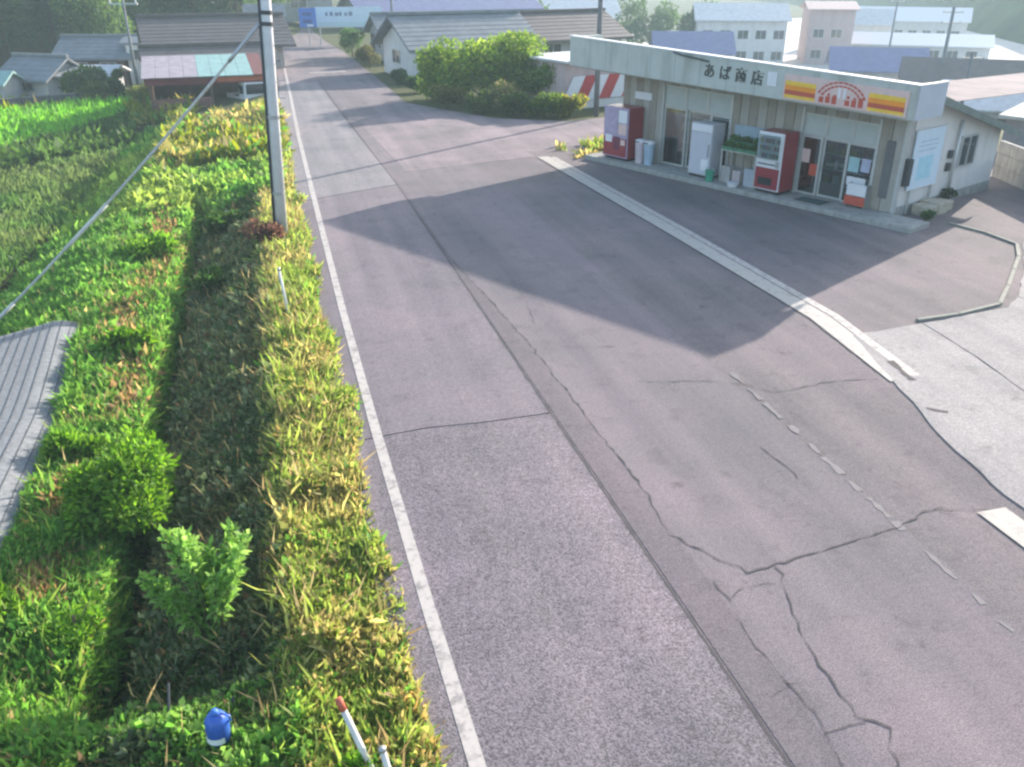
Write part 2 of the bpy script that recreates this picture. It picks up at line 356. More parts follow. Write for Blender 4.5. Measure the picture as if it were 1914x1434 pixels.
net = thing('crop_net', 'grey ribbed netting spread flat over the crop bed beside the grass', 'netting', (0, 0, 0))
npoly = [(-5.05, 22.4), (-4.72, 17.3), (-4.72, 12.6), (-4.7, 6.0), (-16.0, 6.0), (-16.0, 13.5)]
# the net is one draped sheet; the support cords under it make its ribs
NX, NY = 70, 90; V = []; Fc = []; NETX = lambda b: float(np.interp(5.5 + 14.3 * b, [5.5, 10.9, 15.3, 19.8], [-4.12, -4.12, -4.16, -4.52]))
for j in range(NY + 1):
    for i in range(NX + 1):
        a = i / NX; b = j / NY
        x0, y0 = NETX(b), 5.5 + 14.3 * b; x1, y1 = -16.0, 5.5 + 7.2 * b
        x = x0 + (x1 - x0) * a; y = y0 + (y1 - y0) * a
        V.append((x, y, -.62 - .05 * max(0, -x - 6) + .10 * float(vnoise(x, y, .45)) - .22 * max(0, 1 - a * NX / 2.5) ))
for j in range(NY):
    for i in range(NX): k = j * (NX + 1) + i; Fc.append((k, k + NX + 1, k + NX + 2, k + 1))
mb = MB(); mb.v = V; mb.f = Fc; mb.build('net_sheet', M_NET, net, smooth=True)
for i in range(0, NX + 1):
    mb = MB(); mb.tube([tuple(np.array(V[j * (NX + 1) + i]) + (0, 0, .014)) for j in range(0, NY + 1, 5)], .006, 4).build('cord', mat('net_cord', (.075, .08, .085), .8, .15, 9), net)

# ------------------------------------------------------------------ grass, weeds
GREEN = (.135, .285, .060); LIME = (.26, .34, .080); DARKG = (.075, .125, .042); YELL = (.43, .37, .15); BROWN = (.34, .22, .11); OLIVE = (.17, .165, .075); STRAW = (.42, .33, .15)
def grass(name, label, xr, yr, dens, size, colf, mask=None, up=1.0, width=.34, hclump=.18, zoff=0.0, m=None, cap=400000):
    """leaves scattered over a strip of terrain; density falls and size grows with distance as the picture resolves less"""
    area = (xr[1]-xr[0]) * (yr[1]-yr[0]); N = int(min(cap, area * dens))
    x = rng.uniform(*xr, N); y = rng.uniform(*yr, N)
    if mask is not None: k = mask(x, y); x, y = x[k], y[k]
    N = len(x); cl = fbm(x, y, 1.6); z = terrain(x, y) + zoff
    s = size * np.clip(rng.lognormal(-.05, .42, N), .35, 2.4) * (.75 + .6 * cl)
    P = np.stack([x, y, z - .02 + hclump * np.clip(cl - .3, 0, 1) * rng.random(N) * 2.0], -1)
    D = rand_dirs(N, up) * s[:, None]; W = np.cross(D, rand_dirs(N)); W *= (s * width * rng.uniform(.7, 1.3, N) / (np.linalg.norm(W, axis=1) + 1e-9))[:, None]
    C = colf(x, y, N) * rng.uniform(.65, 1.3, (N, 1))
    o = leaf_mesh(name, P, D, W, C, m); tag(o, label, 'grass' if label else None, kind='stuff'); return o

def c_verge(x, y, N):
    t = fbm(x, y, .8) + rng.normal(0, .13, N); c = mixc(LIME, YELL, (t - .38) * 4.0); u = rng.random(N)
    c[u < .10] = STRAW; c[u > .88] = GREEN; c[(u > .62) & (u < .74) & (fbm(x, y, .5) > .5)] = (.42, .30, .12); return c
road_edge = lambda y: .74 + .004 * (20 - np.clip(y, 5, 30)) + .06 * np.sin(y * 1.7) + .22 * (vnoise(y, y * 0, 1.1) - .5)
grass('verge_grass', 'yellowing grass and weeds along the left edge of the road', (-.62, .95), (2.5, 15), 8500, .088, c_verge, lambda x, y: (x < road_edge(y)) & (rng.random(len(x)) < ss(-.7, -.3, x) + .2), up=1.3, hclump=.10, width=.24)
grass('verge_grass', 'yellowing grass and weeds farther along the road edge by the pole', (-.62, .95), (15, 50), 1700, .13, c_verge, lambda x, y: x < road_edge(y) - .05, up=1.3, hclump=.10, width=.26)
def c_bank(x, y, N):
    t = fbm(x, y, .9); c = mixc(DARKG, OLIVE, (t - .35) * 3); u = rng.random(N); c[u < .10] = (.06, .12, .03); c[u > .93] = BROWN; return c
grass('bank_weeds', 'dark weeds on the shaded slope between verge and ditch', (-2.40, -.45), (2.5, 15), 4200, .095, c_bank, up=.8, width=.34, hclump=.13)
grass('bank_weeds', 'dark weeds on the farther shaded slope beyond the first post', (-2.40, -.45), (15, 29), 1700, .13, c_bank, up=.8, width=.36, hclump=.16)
def c_field(x, y, N):
    t = fbm(x, y, .7) + rng.normal(0, .08, N); c = mixc(GREEN, (.20, .345, .075), (t - .45) * 3); u = rng.random(N)
    b = np.exp(-((x + 3.35 + .25*np.sin(y*.7)) / .34)**2) * (fbm(x, y, .55) > .40); c[u < b * .75] = BROWN; c[(u > .95)] = STRAW; return c
nm = lambda x, y: (x > -4.15 - .36 * ss(15.0, 19.8, y)) | (y > 19.7 + .62 * (x + 4.52) + .2 * np.sin(x * 5))
grass('field_grass', 'bright green grass between ditch and netting', (-5.2, -2.56), (3.0, 15), 5200, .10, c_field, nm, up=1.2, width=.28, hclump=.20)
grass('field_grass', 'bright green grass on the field edge beyond the netting', (-9.0, -2.56), (15, 29.5), 1900, .15, c_field, lambda x, y: nm(x, y) & ~((x < -7.6 + .0 * y) & (y > 24.8 + .55 * (x + 8))), up=1.2, width=.32, hclump=.18)
grass('verge_weeds', 'broad leaved yellow green weeds mixed into the near verge', (-.66, .85), (2.5, 16), 2300, .066, c_verge, lambda x, y: (x < road_edge(y) - .08) & (fbm(x, y, 1.1) > .40), up=.8, width=.5, hclump=.22, zoff=.05)
def c_broad(x, y, N): return mixc((.125, .275, .055), (.23, .38, .095), rng.random(N) * 1.2)
grass('field_weeds', 'broad leaved green weeds over the grass beside the netting', (-5.2, -2.5), (3.0, 16), 2300, .068, c_broad, lambda x, y: nm(x, y) & (fbm(x, y, 1.2) > .38) & ~((np.abs(x + 3.35 + .25*np.sin(y*.7)) < .26) & (fbm(x, y, .55) > .40)), up=.7, width=.5, hclump=.24, zoff=.05)
grass('field_weeds', 'broad leaved green weeds beyond the netting', (-8.0, -2.5), (16, 29), 700, .115, c_broad, lambda x, y: nm(x, y) & (fbm(x, y, .8) > .40) & ~((np.abs(x + 3.35 + .25*np.sin(y*.7)) < .26) & (fbm(x, y, .55) > .40)) & ~((x < -7.4) & (y > 24)), up=.7, width=.5, hclump=.24, zoff=.05)
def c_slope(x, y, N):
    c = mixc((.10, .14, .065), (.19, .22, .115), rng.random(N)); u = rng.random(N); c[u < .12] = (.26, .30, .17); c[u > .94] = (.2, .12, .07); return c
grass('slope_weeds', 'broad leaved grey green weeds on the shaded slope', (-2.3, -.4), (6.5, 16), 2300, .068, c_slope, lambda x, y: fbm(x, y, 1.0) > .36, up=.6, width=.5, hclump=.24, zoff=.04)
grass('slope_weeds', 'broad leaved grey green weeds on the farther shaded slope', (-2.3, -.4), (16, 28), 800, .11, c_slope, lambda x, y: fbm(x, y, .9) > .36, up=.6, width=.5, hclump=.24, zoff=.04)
grass('corner_growth', 'rank green weeds filling the slope foot around the blue container', (-3.4, -.3), (3.0, 7.6), 4600, .062, c_broad, lambda x, y: (y + .35 * (x + 1.5) < 7.3) & (fbm(x, y, 1.2) > .33), up=.8, width=.55, hclump=.32, zoff=.03)
def c_straw(x, y, N): return mixc((.46, .38, .20), (.30, .22, .11), rng.random(N))
grass('dry_stalks', 'long dry straw stalks standing in the verge', (-.7, .7), (2.5, 24), 300, .21, c_straw, lambda x, y: (x < road_edge(y) - .1) & (fbm(x, y, .7) > .42), up=1.5, width=.05, hclump=.15)
grass('dry_stalks', 'long dry stalks scattered through the field grass', (-4.6, -.8), (3.0, 26), 80, .22, c_straw, lambda x, y: nm(x, y) & (fbm(x, y, .7) > .40), up=1.4, width=.05, hclump=.15)
grass('tall_blades', 'long green grass blades rising above the field grass', (-4.6, .6), (3.0, 26), 400, .19, lambda x, y, N: np.where((x > -.75)[:, None], mixc(LIME, YELL, (fbm(x, y, .8) - .40) * 4 + rng.normal(0, .3, N)), mixc(GREEN, LIME, rng.random(N))), lambda x, y: nm(x, y) & (x < road_edge(y) - .1) & ~((x < -.6) & (x > -2.5)), up=1.4, width=.09, hclump=.2)
def c_path(x, y, N): return mixc(GREEN, LIME, (fbm(x, y, .6) - .3) * 3) * np.where(rng.random((N, 1)) < .15, 1.6, 1)
grass('path_grass', 'pale grass on the path crossing from road to field', (-6.2, .2), (28.5, 34), 700, .18, c_path, lambda x, y: x < road_edge(y), up=1.0, width=.4, hclump=.2)
def c_weed(x, y, N):
    t = fbm(x, y, .5) + rng.normal(0, .1, N); c = mixc((.22, .25, .03), YELL, (t - .45) * 3); u = rng.random(N); c[u < .2] = GREEN; c[u > .93] = STRAW; return c
grass('weed_bank', 'tall yellow green weeds on the bank below the red shed', (-4.3, .55), (34.5, 46), 650, .26, c_weed, up=1.2, width=.35, hclump=.55)
grass('weed_bank', 'low grass on the slope down to the paddy', (-7.4, -4.0), (30, 50), 420, .22, c_path, up=1.0, width=.4, hclump=.22)
def c_dark(x, y, N): return mixc((.10, .19, .05), (.16, .20, .07), (fbm(x, y, .35) - .3) * 2.2)
inpoly = lambda x, y, P: np.logical_xor.reduce([((a[1] > y) != (b[1] > y)) & (x < (b[0]-a[0]) * (y-a[1]) / (b[1]-a[1]+1e-12) + a[0]) for a, b in zip(P, P[1:] + P[:1])])
grass('field_crop', 'dull olive crop in the near field below the levee', (-18, -7.0), (18, 47.5), 420, .20, c_dark, lambda x, y: inpoly(x, y, [(-7.0, 47.5), (-24, 30), (-24, 16), (-8.0, 25.2), (-7.3, 33)]), up=1.6, width=.25, zoff=.25, hclump=.1)
def c_rice(x, y, N): return mixc((.17, .40, .05), (.21, .44, .07), fbm(x, y, .3))
grass('rice_crop', 'bright green young rice in the paddy', (-22, -7.6), (33, 61.5), 330, .30, c_rice, lambda x, y: inpoly(x, y, [(-8.2, 61.5), (-26, 52), (-26, 31), (-7.7, 52.8)]), up=2.2, width=.22, zoff=.25, hclump=.05)
grass('levee_grass', 'dark green grass on the levee between crop field and paddy', (-24, -6.4), (28, 53.5), 190, .30, lambda x, y, N: mixc((.06, .11, .03), (.10, .18, .04), fbm(x, y, .6)), lambda x, y: inpoly(x, y, [(-6.6, 48.5), (-24, 30.6), (-26, 31), (-26, 33), (-7.5, 53.2)]), up=1.0, width=.4, zoff=.4, hclump=.3)
grass('levee_grass', 'yellowish grass strip behind the paddy below the houses', (-26, -3.0), (51.5, 66), 90, .34, c_weed, lambda x, y: inpoly(x, y, [(-3.5, 51), (-5, 60), (-8.2, 67), (-26, 58), (-26, 52.4), (-8.2, 61.6), (-7.4, 52)]), up=1.1, width=.4, hclump=.4, zoff=.05)
grass('corner_weeds', 'yellow green weeds at the corner beside the red vending machine', (10.9, 13.6), (30.6, 33.2), 380, .17, c_verge, lambda x, y: fbm(x, y, 1.3) + .25*(x > 12) > .55, up=1.0, zoff=.05)

# ------------------------------------------------------------------ shrubs near the ditch
def crown(name, parent, lobes, n, size, cols, up=.3, width=.45, m=None, hollow=.55):
    """leaf clumps spread through overlapping lobes (x, y, z, rx, ry, rz), denser towards each lobe's outside"""
    lobes = np.array(lobes); w = lobes[:, 3] * lobes[:, 4] * lobes[:, 5]; k = rng.choice(len(lobes), n, p=w / w.sum())
    d = rand_dirs(n); r = (hollow + (1 - hollow) * rng.random(n) ** .6) * rng.uniform(.82, 1.12, n)
    P = lobes[k, :3] + d * lobes[k, 3:] * r[:, None]; P[:, 2] = np.maximum(P[:, 2], .03)
    D = rand_dirs(n, up) + d * .7; D *= (size * rng.uniform(.6, 1.4, n) / np.linalg.norm(D, axis=1))[:, None]
    W = np.cross(D, rand_dirs(n)); W *= (size * width * rng.uniform(.7, 1.3, n) / (np.linalg.norm(W, axis=1) + 1e-9))[:, None]
    C = np.array(cols)[rng.integers(0, len(cols), n)] * rng.uniform(.7, 1.3, (n, 1)) * (.85 + .3 * rng.random(len(lobes)))[k][:, None]
    return leaf_mesh(name, P, D, W, C, m, parent)
def limbs(name, parent, base_r, h, tips, m=M_BARK):
    mb = MB(); mb.tube([(0, 0, -.15), (random.gauss(0, .03) * h, random.gauss(0, .03) * h, h * .35), (0, 0, h * .7)], [base_r, base_r * .75, base_r * .4], 7)
    for t in tips: mb.tube([(0, 0, h * random.uniform(.25, .5)), (t[0] * .5, t[1] * .5, t[2] * .7), t], [base_r * .45, base_r * .3, base_r * .1], 5)
    return mb.build(name, m, parent, smooth=True)
def lobes_for(rad, h, n, flat_=.8, base=.3):
    out = []
    for i in range(n):
        a = random.uniform(0, 2*math.pi); q = rad * math.sqrt(random.random()) * .74; zz = random.uniform(base, 1 - .22) * h
        s = rad * random.uniform(.24, .50) * (1.05 - .35 * abs(zz / h - .5)); out.append((q*math.cos(a), q*math.sin(a), zz, s, s, s * flat_))
    return out
def shrub(name, label, x, y, rad, h, n, size, cols, group=None, cat='shrub', nl=9, up=.5, z=None, m=None):
    z = float(terrain(x, y)) if z is None else z
    t = thing(name, label, cat, (x, y, z), random.uniform(0, 6), group); L = lobes_for(rad, h, nl, base=.25)
    limbs('stem', t, .03 + .02 * rad, h * .8, [(l[0], l[1], l[2]) for l in L[:6]])
    crown('foliage', t, L, n, size, cols, up=up, m=m); return t
BRIGHT = [(.15, .29, .04), (.11, .23, .03), (.20, .34, .05), (.08, .17, .025)]
shrub('round_shrub', 'large round bright green shrub beside the dark ditch', -2.55, 11.6, .9, 1.75, 7500, .11, BRIGHT, nl=18)
shrub('small_shrub', 'small green shrub at the ditch edge below the round shrub', -2.85, 8.9, .36, .75, 1100, .085, BRIGHT)
t = thing('leafy_sapling', 'upright leafy sapling with pointed light green shoots on the shaded slope', 'sapling', (-1.25, 8.1, float(terrain(-1.25, 8.1))), 0)
mb = MB(); PP = []; DD = []
for i in range(26):
    a = random.uniform(0, 6.28); q = random.uniform(.1, .62); tip = (q*math.cos(a), q*math.sin(a)*.8 + .12, random.uniform(1.05, 1.75) - q * .6); mid = (tip[0]*.45, tip[1]*.45, tip[2]*.5)
    mb.tube([(0, 0, -.1), mid, tip], [.018, .011, .004], 5)
    for k in range(120):
        s_ = random.random() ** .7; p0 = np.array(mid) * (1 - s_) + np.array(tip) * s_ if random.random() < .8 else np.array(mid) * s_
        PP.append(p0 + rng.normal(0, .02, 3)); dv = rng.normal(0, 1, 3); dv[2] += .9; DD.append(dv / np.linalg.norm(dv) * random.uniform(.07, .15))
mb.build('stem', M_BARK, t, smooth=True); PP = np.array(PP); DD = np.array(DD); WW = np.cross(DD, rand_dirs(len(DD))); WW *= .055 / (np.linalg.norm(WW, axis=1, keepdims=True) + 1e-9)
leaf_mesh('foliage', PP, DD, WW, mixc((.30, .46, .14), (.17, .32, .07), rng.random(len(PP))) * rng.uniform(.7, 1.2, (len(PP), 1)), LEAF_THIN, t)
# taller weed clumps that break up the verge and field
n_ = 0
for (x, y, s, pal, lab) in [(-.1, 10.3, .24, 'v', 'yellow green weed clump on the verge beside the dark slope'), (.05, 13.2, .20, 'v', 'yellow weed clump on the verge short of the white post'), (-.05, 7.3, .24, 'v', 'straggling yellow weed clump on the verge opposite the sapling'), (.10, 5.4, .2, 'g', 'fresh green weed clump beside the leaning stakes'),
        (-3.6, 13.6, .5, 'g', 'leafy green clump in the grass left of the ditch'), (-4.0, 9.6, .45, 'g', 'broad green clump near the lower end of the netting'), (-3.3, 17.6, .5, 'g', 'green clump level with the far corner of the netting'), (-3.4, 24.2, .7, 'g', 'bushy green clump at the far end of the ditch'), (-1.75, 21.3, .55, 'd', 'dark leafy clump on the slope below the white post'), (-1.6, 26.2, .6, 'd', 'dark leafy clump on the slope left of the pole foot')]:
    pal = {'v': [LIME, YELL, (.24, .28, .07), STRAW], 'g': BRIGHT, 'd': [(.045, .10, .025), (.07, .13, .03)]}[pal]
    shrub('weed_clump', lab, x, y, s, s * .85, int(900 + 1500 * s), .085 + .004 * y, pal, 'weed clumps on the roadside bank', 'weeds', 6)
shrub('dry_weeds', 'reddish brown dried weeds at the foot of the utility pole', -.35, 22.6, .62, .55, 1500, .13, [(.19, .10, .075), (.24, .15, .09), (.13, .065, .055)], cat='weeds', nl=7)

# ------------------------------------------------------------------ utility pole, guy wire, posts, blue container
up_ = thing('utility_pole', 'tall grey concrete utility pole standing on the left verge', 'utility pole', (.02, 23.0, -.1))
MB().tube([(0, 0, -.4), (.24, 0, 5), (.50, 0, 10.2)], [.15, .135, .12], 20).build('shaft', M_POLE, up_, smooth=True)
MB().tube([(-.155, -.05, .2), (.085, -.05, 5), (.315, -.05, 9.5)], .032, 8).build('conduit', mat('conduit_dark', (.055, .06, .075), .6), up_, smooth=True)
for z in (1.2, 3.1, 5.25, 5.5): MB().tube([(.05*z - .01, 0, z), (.05*z - .006, 0, z + .09)], .168 - .003*z, 18).build('band', M_STEEL if z < 5 else M_DARKM, up_)
for i in range(9): MB().tube([(.16 + .02*i, 0, 1.9 + .42*i), (.42 + .02*i, 0, 1.9 + .42*i)], .011, 6).build('step_bolt', M_STEEL, up_)
bx('transformer_box', M_STEEL, up_, .1, .5, -.6, -.2, 7.2, 7.9)
bx('cross_arm', M_STEEL, up_, -1.2, 1.0, -.26, -.18, 8.6, 8.7)
gw = thing('guy_wire', 'thick pale grey guy wire slanting from the pole down to the left field', 'guy wire', (0, 0, 0))
A = np.array((.10, 22.95, 5.2)); B = np.array((-8.0, 21.6, -2.2))
MB().tube([tuple(A + (B - A) * t + np.array((0, 0, -.22 * 4 * t * (1 - t)))) for t in np.linspace(0, 1, 24)], .032, 8).build('cable', mat('guy_grey', (.42, .42, .41), .6, .2, 6), gw, smooth=True)
for t0, t1, m_ in [(.0, .10, M_STEEL), (.50, .64, mat('guard_pale', (.52, .52, .5), .6)), (.80, .99, mat('guard_pale', (.52, .52, .5), .6))]:
    MB().tube([tuple(A + (B - A) * t + np.array((0, 0, -.22 * 4 * t * (1 - t)))) for t in np.linspace(t0, t1, 6)], .045, 10).build('guard_tube', m_, gw, smooth=True)
M_POST = mat('post_white', (.58, .57, .53), .6, .15, 6, grime=.4); M_REDP = mat('post_red', (.40, .10, .06), .6, .2)
def post(label, x, y, lean, h, red):
    t = thing('marker_post', label, 'post', (x, y, -.05)); tp = (lean[0], lean[1], h)
    f = lambda q: tuple(np.array(tp) * q)
    MB().tube([f(-.15), f(.86 if red else .93)], .030, 10).build('shaft', M_POST, t, smooth=True)
    MB().tube([f(.861 if red else .931), f(1.0)], .034, 10).build('cap', M_REDP if red else M_STEEL, t, smooth=True); return t
post('white marker post leaning in yellow grass in front of the utility pole', -.02, 17.0, (-.10, .25, 1.0), 1.0, False)
post('leaning white stake with a red tip at the bottom of the verge', .27, 5.35, (-.26, .35, 1.0), .74, True)
post('short bare white stake beside the red tipped stake', .40, 5.15, (-.08, .14, .6), .50, False)
bc = thing('blue_container', 'blue plastic container with white label among the weeds near the bottom edge', 'container', (-1.10, 6.30, float(terrain(-1.10, 6.30)) + .16), R(-20)); bc.scale = (.85, .85, .85)
M_BLUE = mat('blue_plastic', (.03, .10, .42), .4, .25, 6, spec=.5)
prof = [(.105, 0), (.125, .03), (.13, .20), (.125, .30), (.09, .36), (.05, .38)]
MB().tube([(0, 0, z) for r, z in prof], [r for r, z in prof], 18).build('body', M_BLUE, bc, smooth=True)
MB().tube([(0, 0, .381), (0, 0, .43)], [.045, .04], 12).build('cap', mat('cap_blue', (.05, .16, .5), .5), bc, smooth=True)
lb = MB(); a0 = [R(a) for a in range(-140, -39, 10)]
for a, b in zip(a0[:-1], a0[1:]): lb.quad((.135*math.cos(a), .135*math.sin(a), .05), (.135*math.cos(b), .135*math.sin(b), .05), (.135*math.cos(b), .135*math.sin(b), .13), (.135*math.cos(a), .135*math.sin(a), .13))
lb.build('paper_label', mat('label_white', (.7, .7, .72), .6), bc)
MB().tube([(.11, 0, .27), (.17, 0, .31), (.165, 0, .37), (.06, 0, .395)], .013, 8).build('handle', M_BLUE, bc, smooth=True)
for i, (p0, p1, lab) in enumerate([((-1.62, 5.9, -.9), (-1.62, 7.15, -.1), 'thin dark stake to the left of the blue container'), ((-.95, 6.2, -.7), (-1.0, 6.85, -.15), 'thin dark stake to the right of the blue container')]):
    o = MB().tube([p0, p1], .014, 7).build('garden_stake', M_DARKM, None); tag(o, lab, 'stake')
# bracket that carries the container above the slope
MB().tube([(0, 0, -.75), (0, 0, .005)], .02, 8).build('support_stake', M_BARK, bc)

# ------------------------------------------------------------------ the shop (local x runs to the right along its front, y into the building)
def text_part(name, body, size, m, parent, loc, extr=.012, bold=0.0):
    cu = bpy.data.curves.new(name, 'FONT'); cu.body = body; cu.size = size; cu.extrude = extr; cu.offset = bold; cu.align_x = 'CENTER'; cu.align_y = 'CENTER'
    tmp = bpy.data.objects.new(name, cu); COL.objects.link(tmp)
    bpy.context.view_layer.update(); dg = bpy.context.evaluated_depsgraph_get()
    me = bpy.data.meshes.new_from_object(tmp.evaluated_get(dg)); bpy.data.objects.remove(tmp)
    me.materials.clear(); me.materials.append(m); o = bpy.data.objects.new(name, me); COL.objects.link(o); o.parent = parent
    o.location = loc; o.rotation_euler = (R(90), 0, 0); return o

SHOP = (16.22, 18.70, 0.0); SRZ = R(-67)
shop = thing('corner_shop', 'low shop building with grey sign fascia and glass doors beside the forecourt', 'shop', SHOP, SRZ)
M_FASC = mat('fascia_grey', (.43, .455, .425), .55, .08, 2, spec=.3, grime=.42)
M_FEND = mat('fascia_end', (.42, .45, .50), .55, .06, 2)
M_SIDING = mat('siding_brown', (.28, .25, .21), .6, .12, 3, grime=.2); M_SIDING2 = mat('siding_grey', (.35, .33, .295), .6, .1, 3, grime=.2)
M_WALL = mat('wall_cream', (.60, .57, .54), .85, .08, 2, .2, 50, grime=.25)
M_ALU = mat('aluminium', (.50, .51, .50), .4, .08, 10, metal=.4)
M_FROST = mat('frosted_pane', (.40, .44, .43), .35, .08, 3, spec=.5)
M_ROOF = mat('roof_sheet', (.50, .51, .53), .5, .12, 2, spec=.4, grime=.3)
M_SOFF = mat('soffit', (.27, .25, .21), .8, .1, 3)
M_REDS = mat('sign_red', (.45, .08, .05), .5, .1, 5); M_ORG = mat('sign_orange', (.75, .26, .025), .5, .1, 5); M_YEL = mat('sign_yellow', (.75, .48, .05), .5, .1, 5); M_PINK = mat('sign_pink', (.62, .45, .42), .5, .1, 5)
M_SW = mat('sign_white', (.66, .66, .68), .5, .05, 5); M_INK = mat('sign_ink', (.05, .055, .055), .6, .2, 6)
def sb(name, m, u0, u1, w0, w1, z0, z1, parent=None, bevel=0.0):      # box given as distances from the shop's right front corner
    return bx(name, m, parent or shop, -u1, -u0, w0, w1, z0, z1, bevel)
sb('step', M_CONC2, .0, 12.75, 0, 1.05, -.05, .15, bevel=.015)
sb('floor', M_CONC2, 1.35, 11.85, 1.06, 6.9, .0, .145)
WF = 1.10
def siding(u0, u1, z0, z1, m):
    n = max(1, round((u1 - u0) / .33)); d = (u1 - u0) / n
    for i in range(n): sb('siding_panel', m if i % 2 else M_SIDING2, u0 + i*d + .012, u0 + (i+1)*d - .012, WF, WF + .05, z0, z1)
    sb('wall', M_SIDING, u0, u1, WF + .035, WF + .12, z0, z1)
siding(10.02, 12.0, .15, 3.1, M_SIDING); siding(7.1, 10.02, 2.80, 3.1, M_SIDING); siding(4.42, 7.1, .15, 3.1, M_SIDING); siding(1.95, 4.42, 2.66, 3.1, M_SIDING); siding(1.2, 1.95, .15, 3.1, M_SIDING)
def opening(name, u0, u1, z0, z1, pm, fr=.045, w=WF + .02, lab=None):
    f = MB(); f.box(-u1, -u0, w, w + .06, z0, z0 + fr); f.box(-u1, -u0, w, w + .06, z1 - fr, z1); f.box(-u1, -u1 + fr, w, w + .06, z0 + fr, z1 - fr); f.box(-u0 - fr, -u0, w, w + .06, z0 + fr, z1 - fr)
    o = f.build(name, M_ALU, shop); sb('pane', pm, u0 + fr, u1 - fr, w + .025, w + .035, z0 + fr, z1 - fr, o)
    if lab: o['label'] = lab
    return o
for a, b in ((9.05, 10.0), (8.10, 9.04), (7.12, 8.09)): opening('transom_window', a, b, 2.11, 2.79, M_FROST)
for a, b in ((3.62, 4.40), (2.78, 3.61), (1.97, 2.77)): opening('transom_window', a, b, 1.99, 2.65, M_FROST)
opening('glass_door', 8.96, 9.98, .16, 2.10, GLASS, .06); opening('glass_door', 7.95, 8.94, .16, 2.10, GLASS, .06, WF + .09); opening('glass_door', 7.12, 7.93, .16, 2.10, GLASS, .06)
opening('glass_door', 3.70, 4.40, .16, 1.98, GLASS, .06); d2 = opening('glass_door', 2.86, 3.69, .16, 1.98, GLASS, .06, WF + .09); opening('shop_window', 1.97, 2.85, .16, 1.98, GLASS, .05)
sb('kick_panel', M_DARKM, 2.93, 3.62, WF + .085, WF + .10, .24, .62, d2)
sb('door_handle', M_STEEL, 3.60, 3.64, WF + .05, WF + .085, .95, 1.25, d2)
for u, z, w_, h_, m_ in [(4.22, 1.35, .30, .42, M_PINK), (3.9, .95, .26, .36, M_REDS), (2.6, 1.35, .34, .45, mat('poster_cyan', (.30, .48, .50), .6)), (2.22, 1.38, .28, .40, mat('poster_lilac', (.40, .42, .55), .6)), (2.45, .85, .60, .26, M_SW)]:
    sb('poster', m_, u - w_/2, u + w_/2, WF + .040, WF + .044, z - h_/2, z + h_/2)
sb('corner_post', M_ALU, 1.12, 1.21, WF - .03, WF + .1, .15, 3.1)
sb('shutter_case', mat('shutter_grey', (.12, .12, .125), .5, .15, 5), 1.42, 1.66, WF - .05, WF - .002, .55, 2.25)
for u in (10.03, 7.08, 4.43, 1.94): sb('mullion', M_ALU, u - .035, u + .035, WF - .03, WF - .002, .15, 2.82)
# fascia, its trim, soffit
sb('fascia', M_FASC, .45, 13.6, -.1, .10, 3.12, 4.05); sb('parapet_return', M_FASC, 13.4, 13.6, .101, 1.3, 3.12, 4.05); sb('roof_deck', mat('deck_grey', (.20, .205, .21), .8, .2, 3, grime=.3), .46, 13.39, .101, 1.30, 3.45, 3.52)
sb('fascia_cap', M_SW, .42, 13.63, -.13, .13, 4.052, 4.085)
sb('parapet_cap', M_SW, .41, .50, .131, 1.31, 4.052, 4.085); sb('fascia_end_panel', M_FEND, .418, .445, -.095, 1.30, 3.13, 4.045)
sb('soffit', M_SOFF, .55, 13.57, -.07, 1.08, 3.085, 3.118)
for i in range(1, 13): sb('fascia_joint', mat('joint_grey', (.22, .25, .25), .7), i*1.05 + .2, i*1.05 + .212, -.104, -.1005, 3.14, 4.03)
sb('sign_panel', M_SW, 4.70, 5.02, -.125, -.101, 3.46, 3.86)
for i, ch in enumerate('あば商店'): text_part('letter', ch, .44, M_INK, shop, (-7.18 + .60*i, -.113, 3.60), .012, .006)
o = MB().tube([(-8.65, -.16, 4.03), (-8.3, -.16, 3.97), (-7.9, -.15, 3.95), (-7.2, -.16, 3.90)], .03, 6).build('bracket_arm', M_DARKM, shop)
sg = sb('shop_sign', M_PINK, .66, 4.42, -.16, -.102, 3.17, 3.88, bevel=.008)
sb('sign_stripe', M_YEL, .72, 4.36, -.166, -.1605, 3.58, 3.70, sg); sb('sign_stripe', M_ORG, .72, 4.36, -.166, -.1605, 3.44, 3.579, sg); sb('sign_stripe', M_REDS, .72, 4.36, -.166, -.1605, 3.31, 3.439, sg); sb('sign_stripe', M_YEL, .72, 4.36, -.166, -.1605, 3.22, 3.309, sg)
# central emblem: pale plate with red strokes in two rows and two white bars
sb('emblem_plate', M_PINK, 1.75, 3.35, -.172, -.1665, 3.20, 3.86, sg)
arc = MB()
for r_ in (.62, .50):
    for i in range(12):
        a, b = R(18 + i*12), R(18 + (i+1)*12 - 2); f = lambda t, q: (-2.55 + q*1.15*math.cos(t), -.176, 3.30 + q*.85*math.sin(t))
        arc.quad(f(a, r_), f(b, r_), f(b, r_ + .06), f(a, r_ + .06))
arc.build('emblem_arc', M_REDS, sg)
for i, u in enumerate((3.15, 2.95, 2.75, 2.35, 2.15, 1.95)):
    sb('emblem_stroke', M_REDS, u - .075, u + .07, -.178, -.1735, 3.24 + .01*(i % 2), 3.40 + .03*(i % 3), sg)
    sb('emblem_stroke', M_REDS, u - .06, u + .02, -.178, -.1735, 3.44, 3.50 + .02*(i % 2), sg)
sb('emblem_bar', M_SW, 2.58, 2.65, -.182, -.1785, 3.42, 3.72, sg); sb('emblem_bar', M_SW, 2.42, 2.49, -.182, -.1785, 3.42, 3.72, sg)
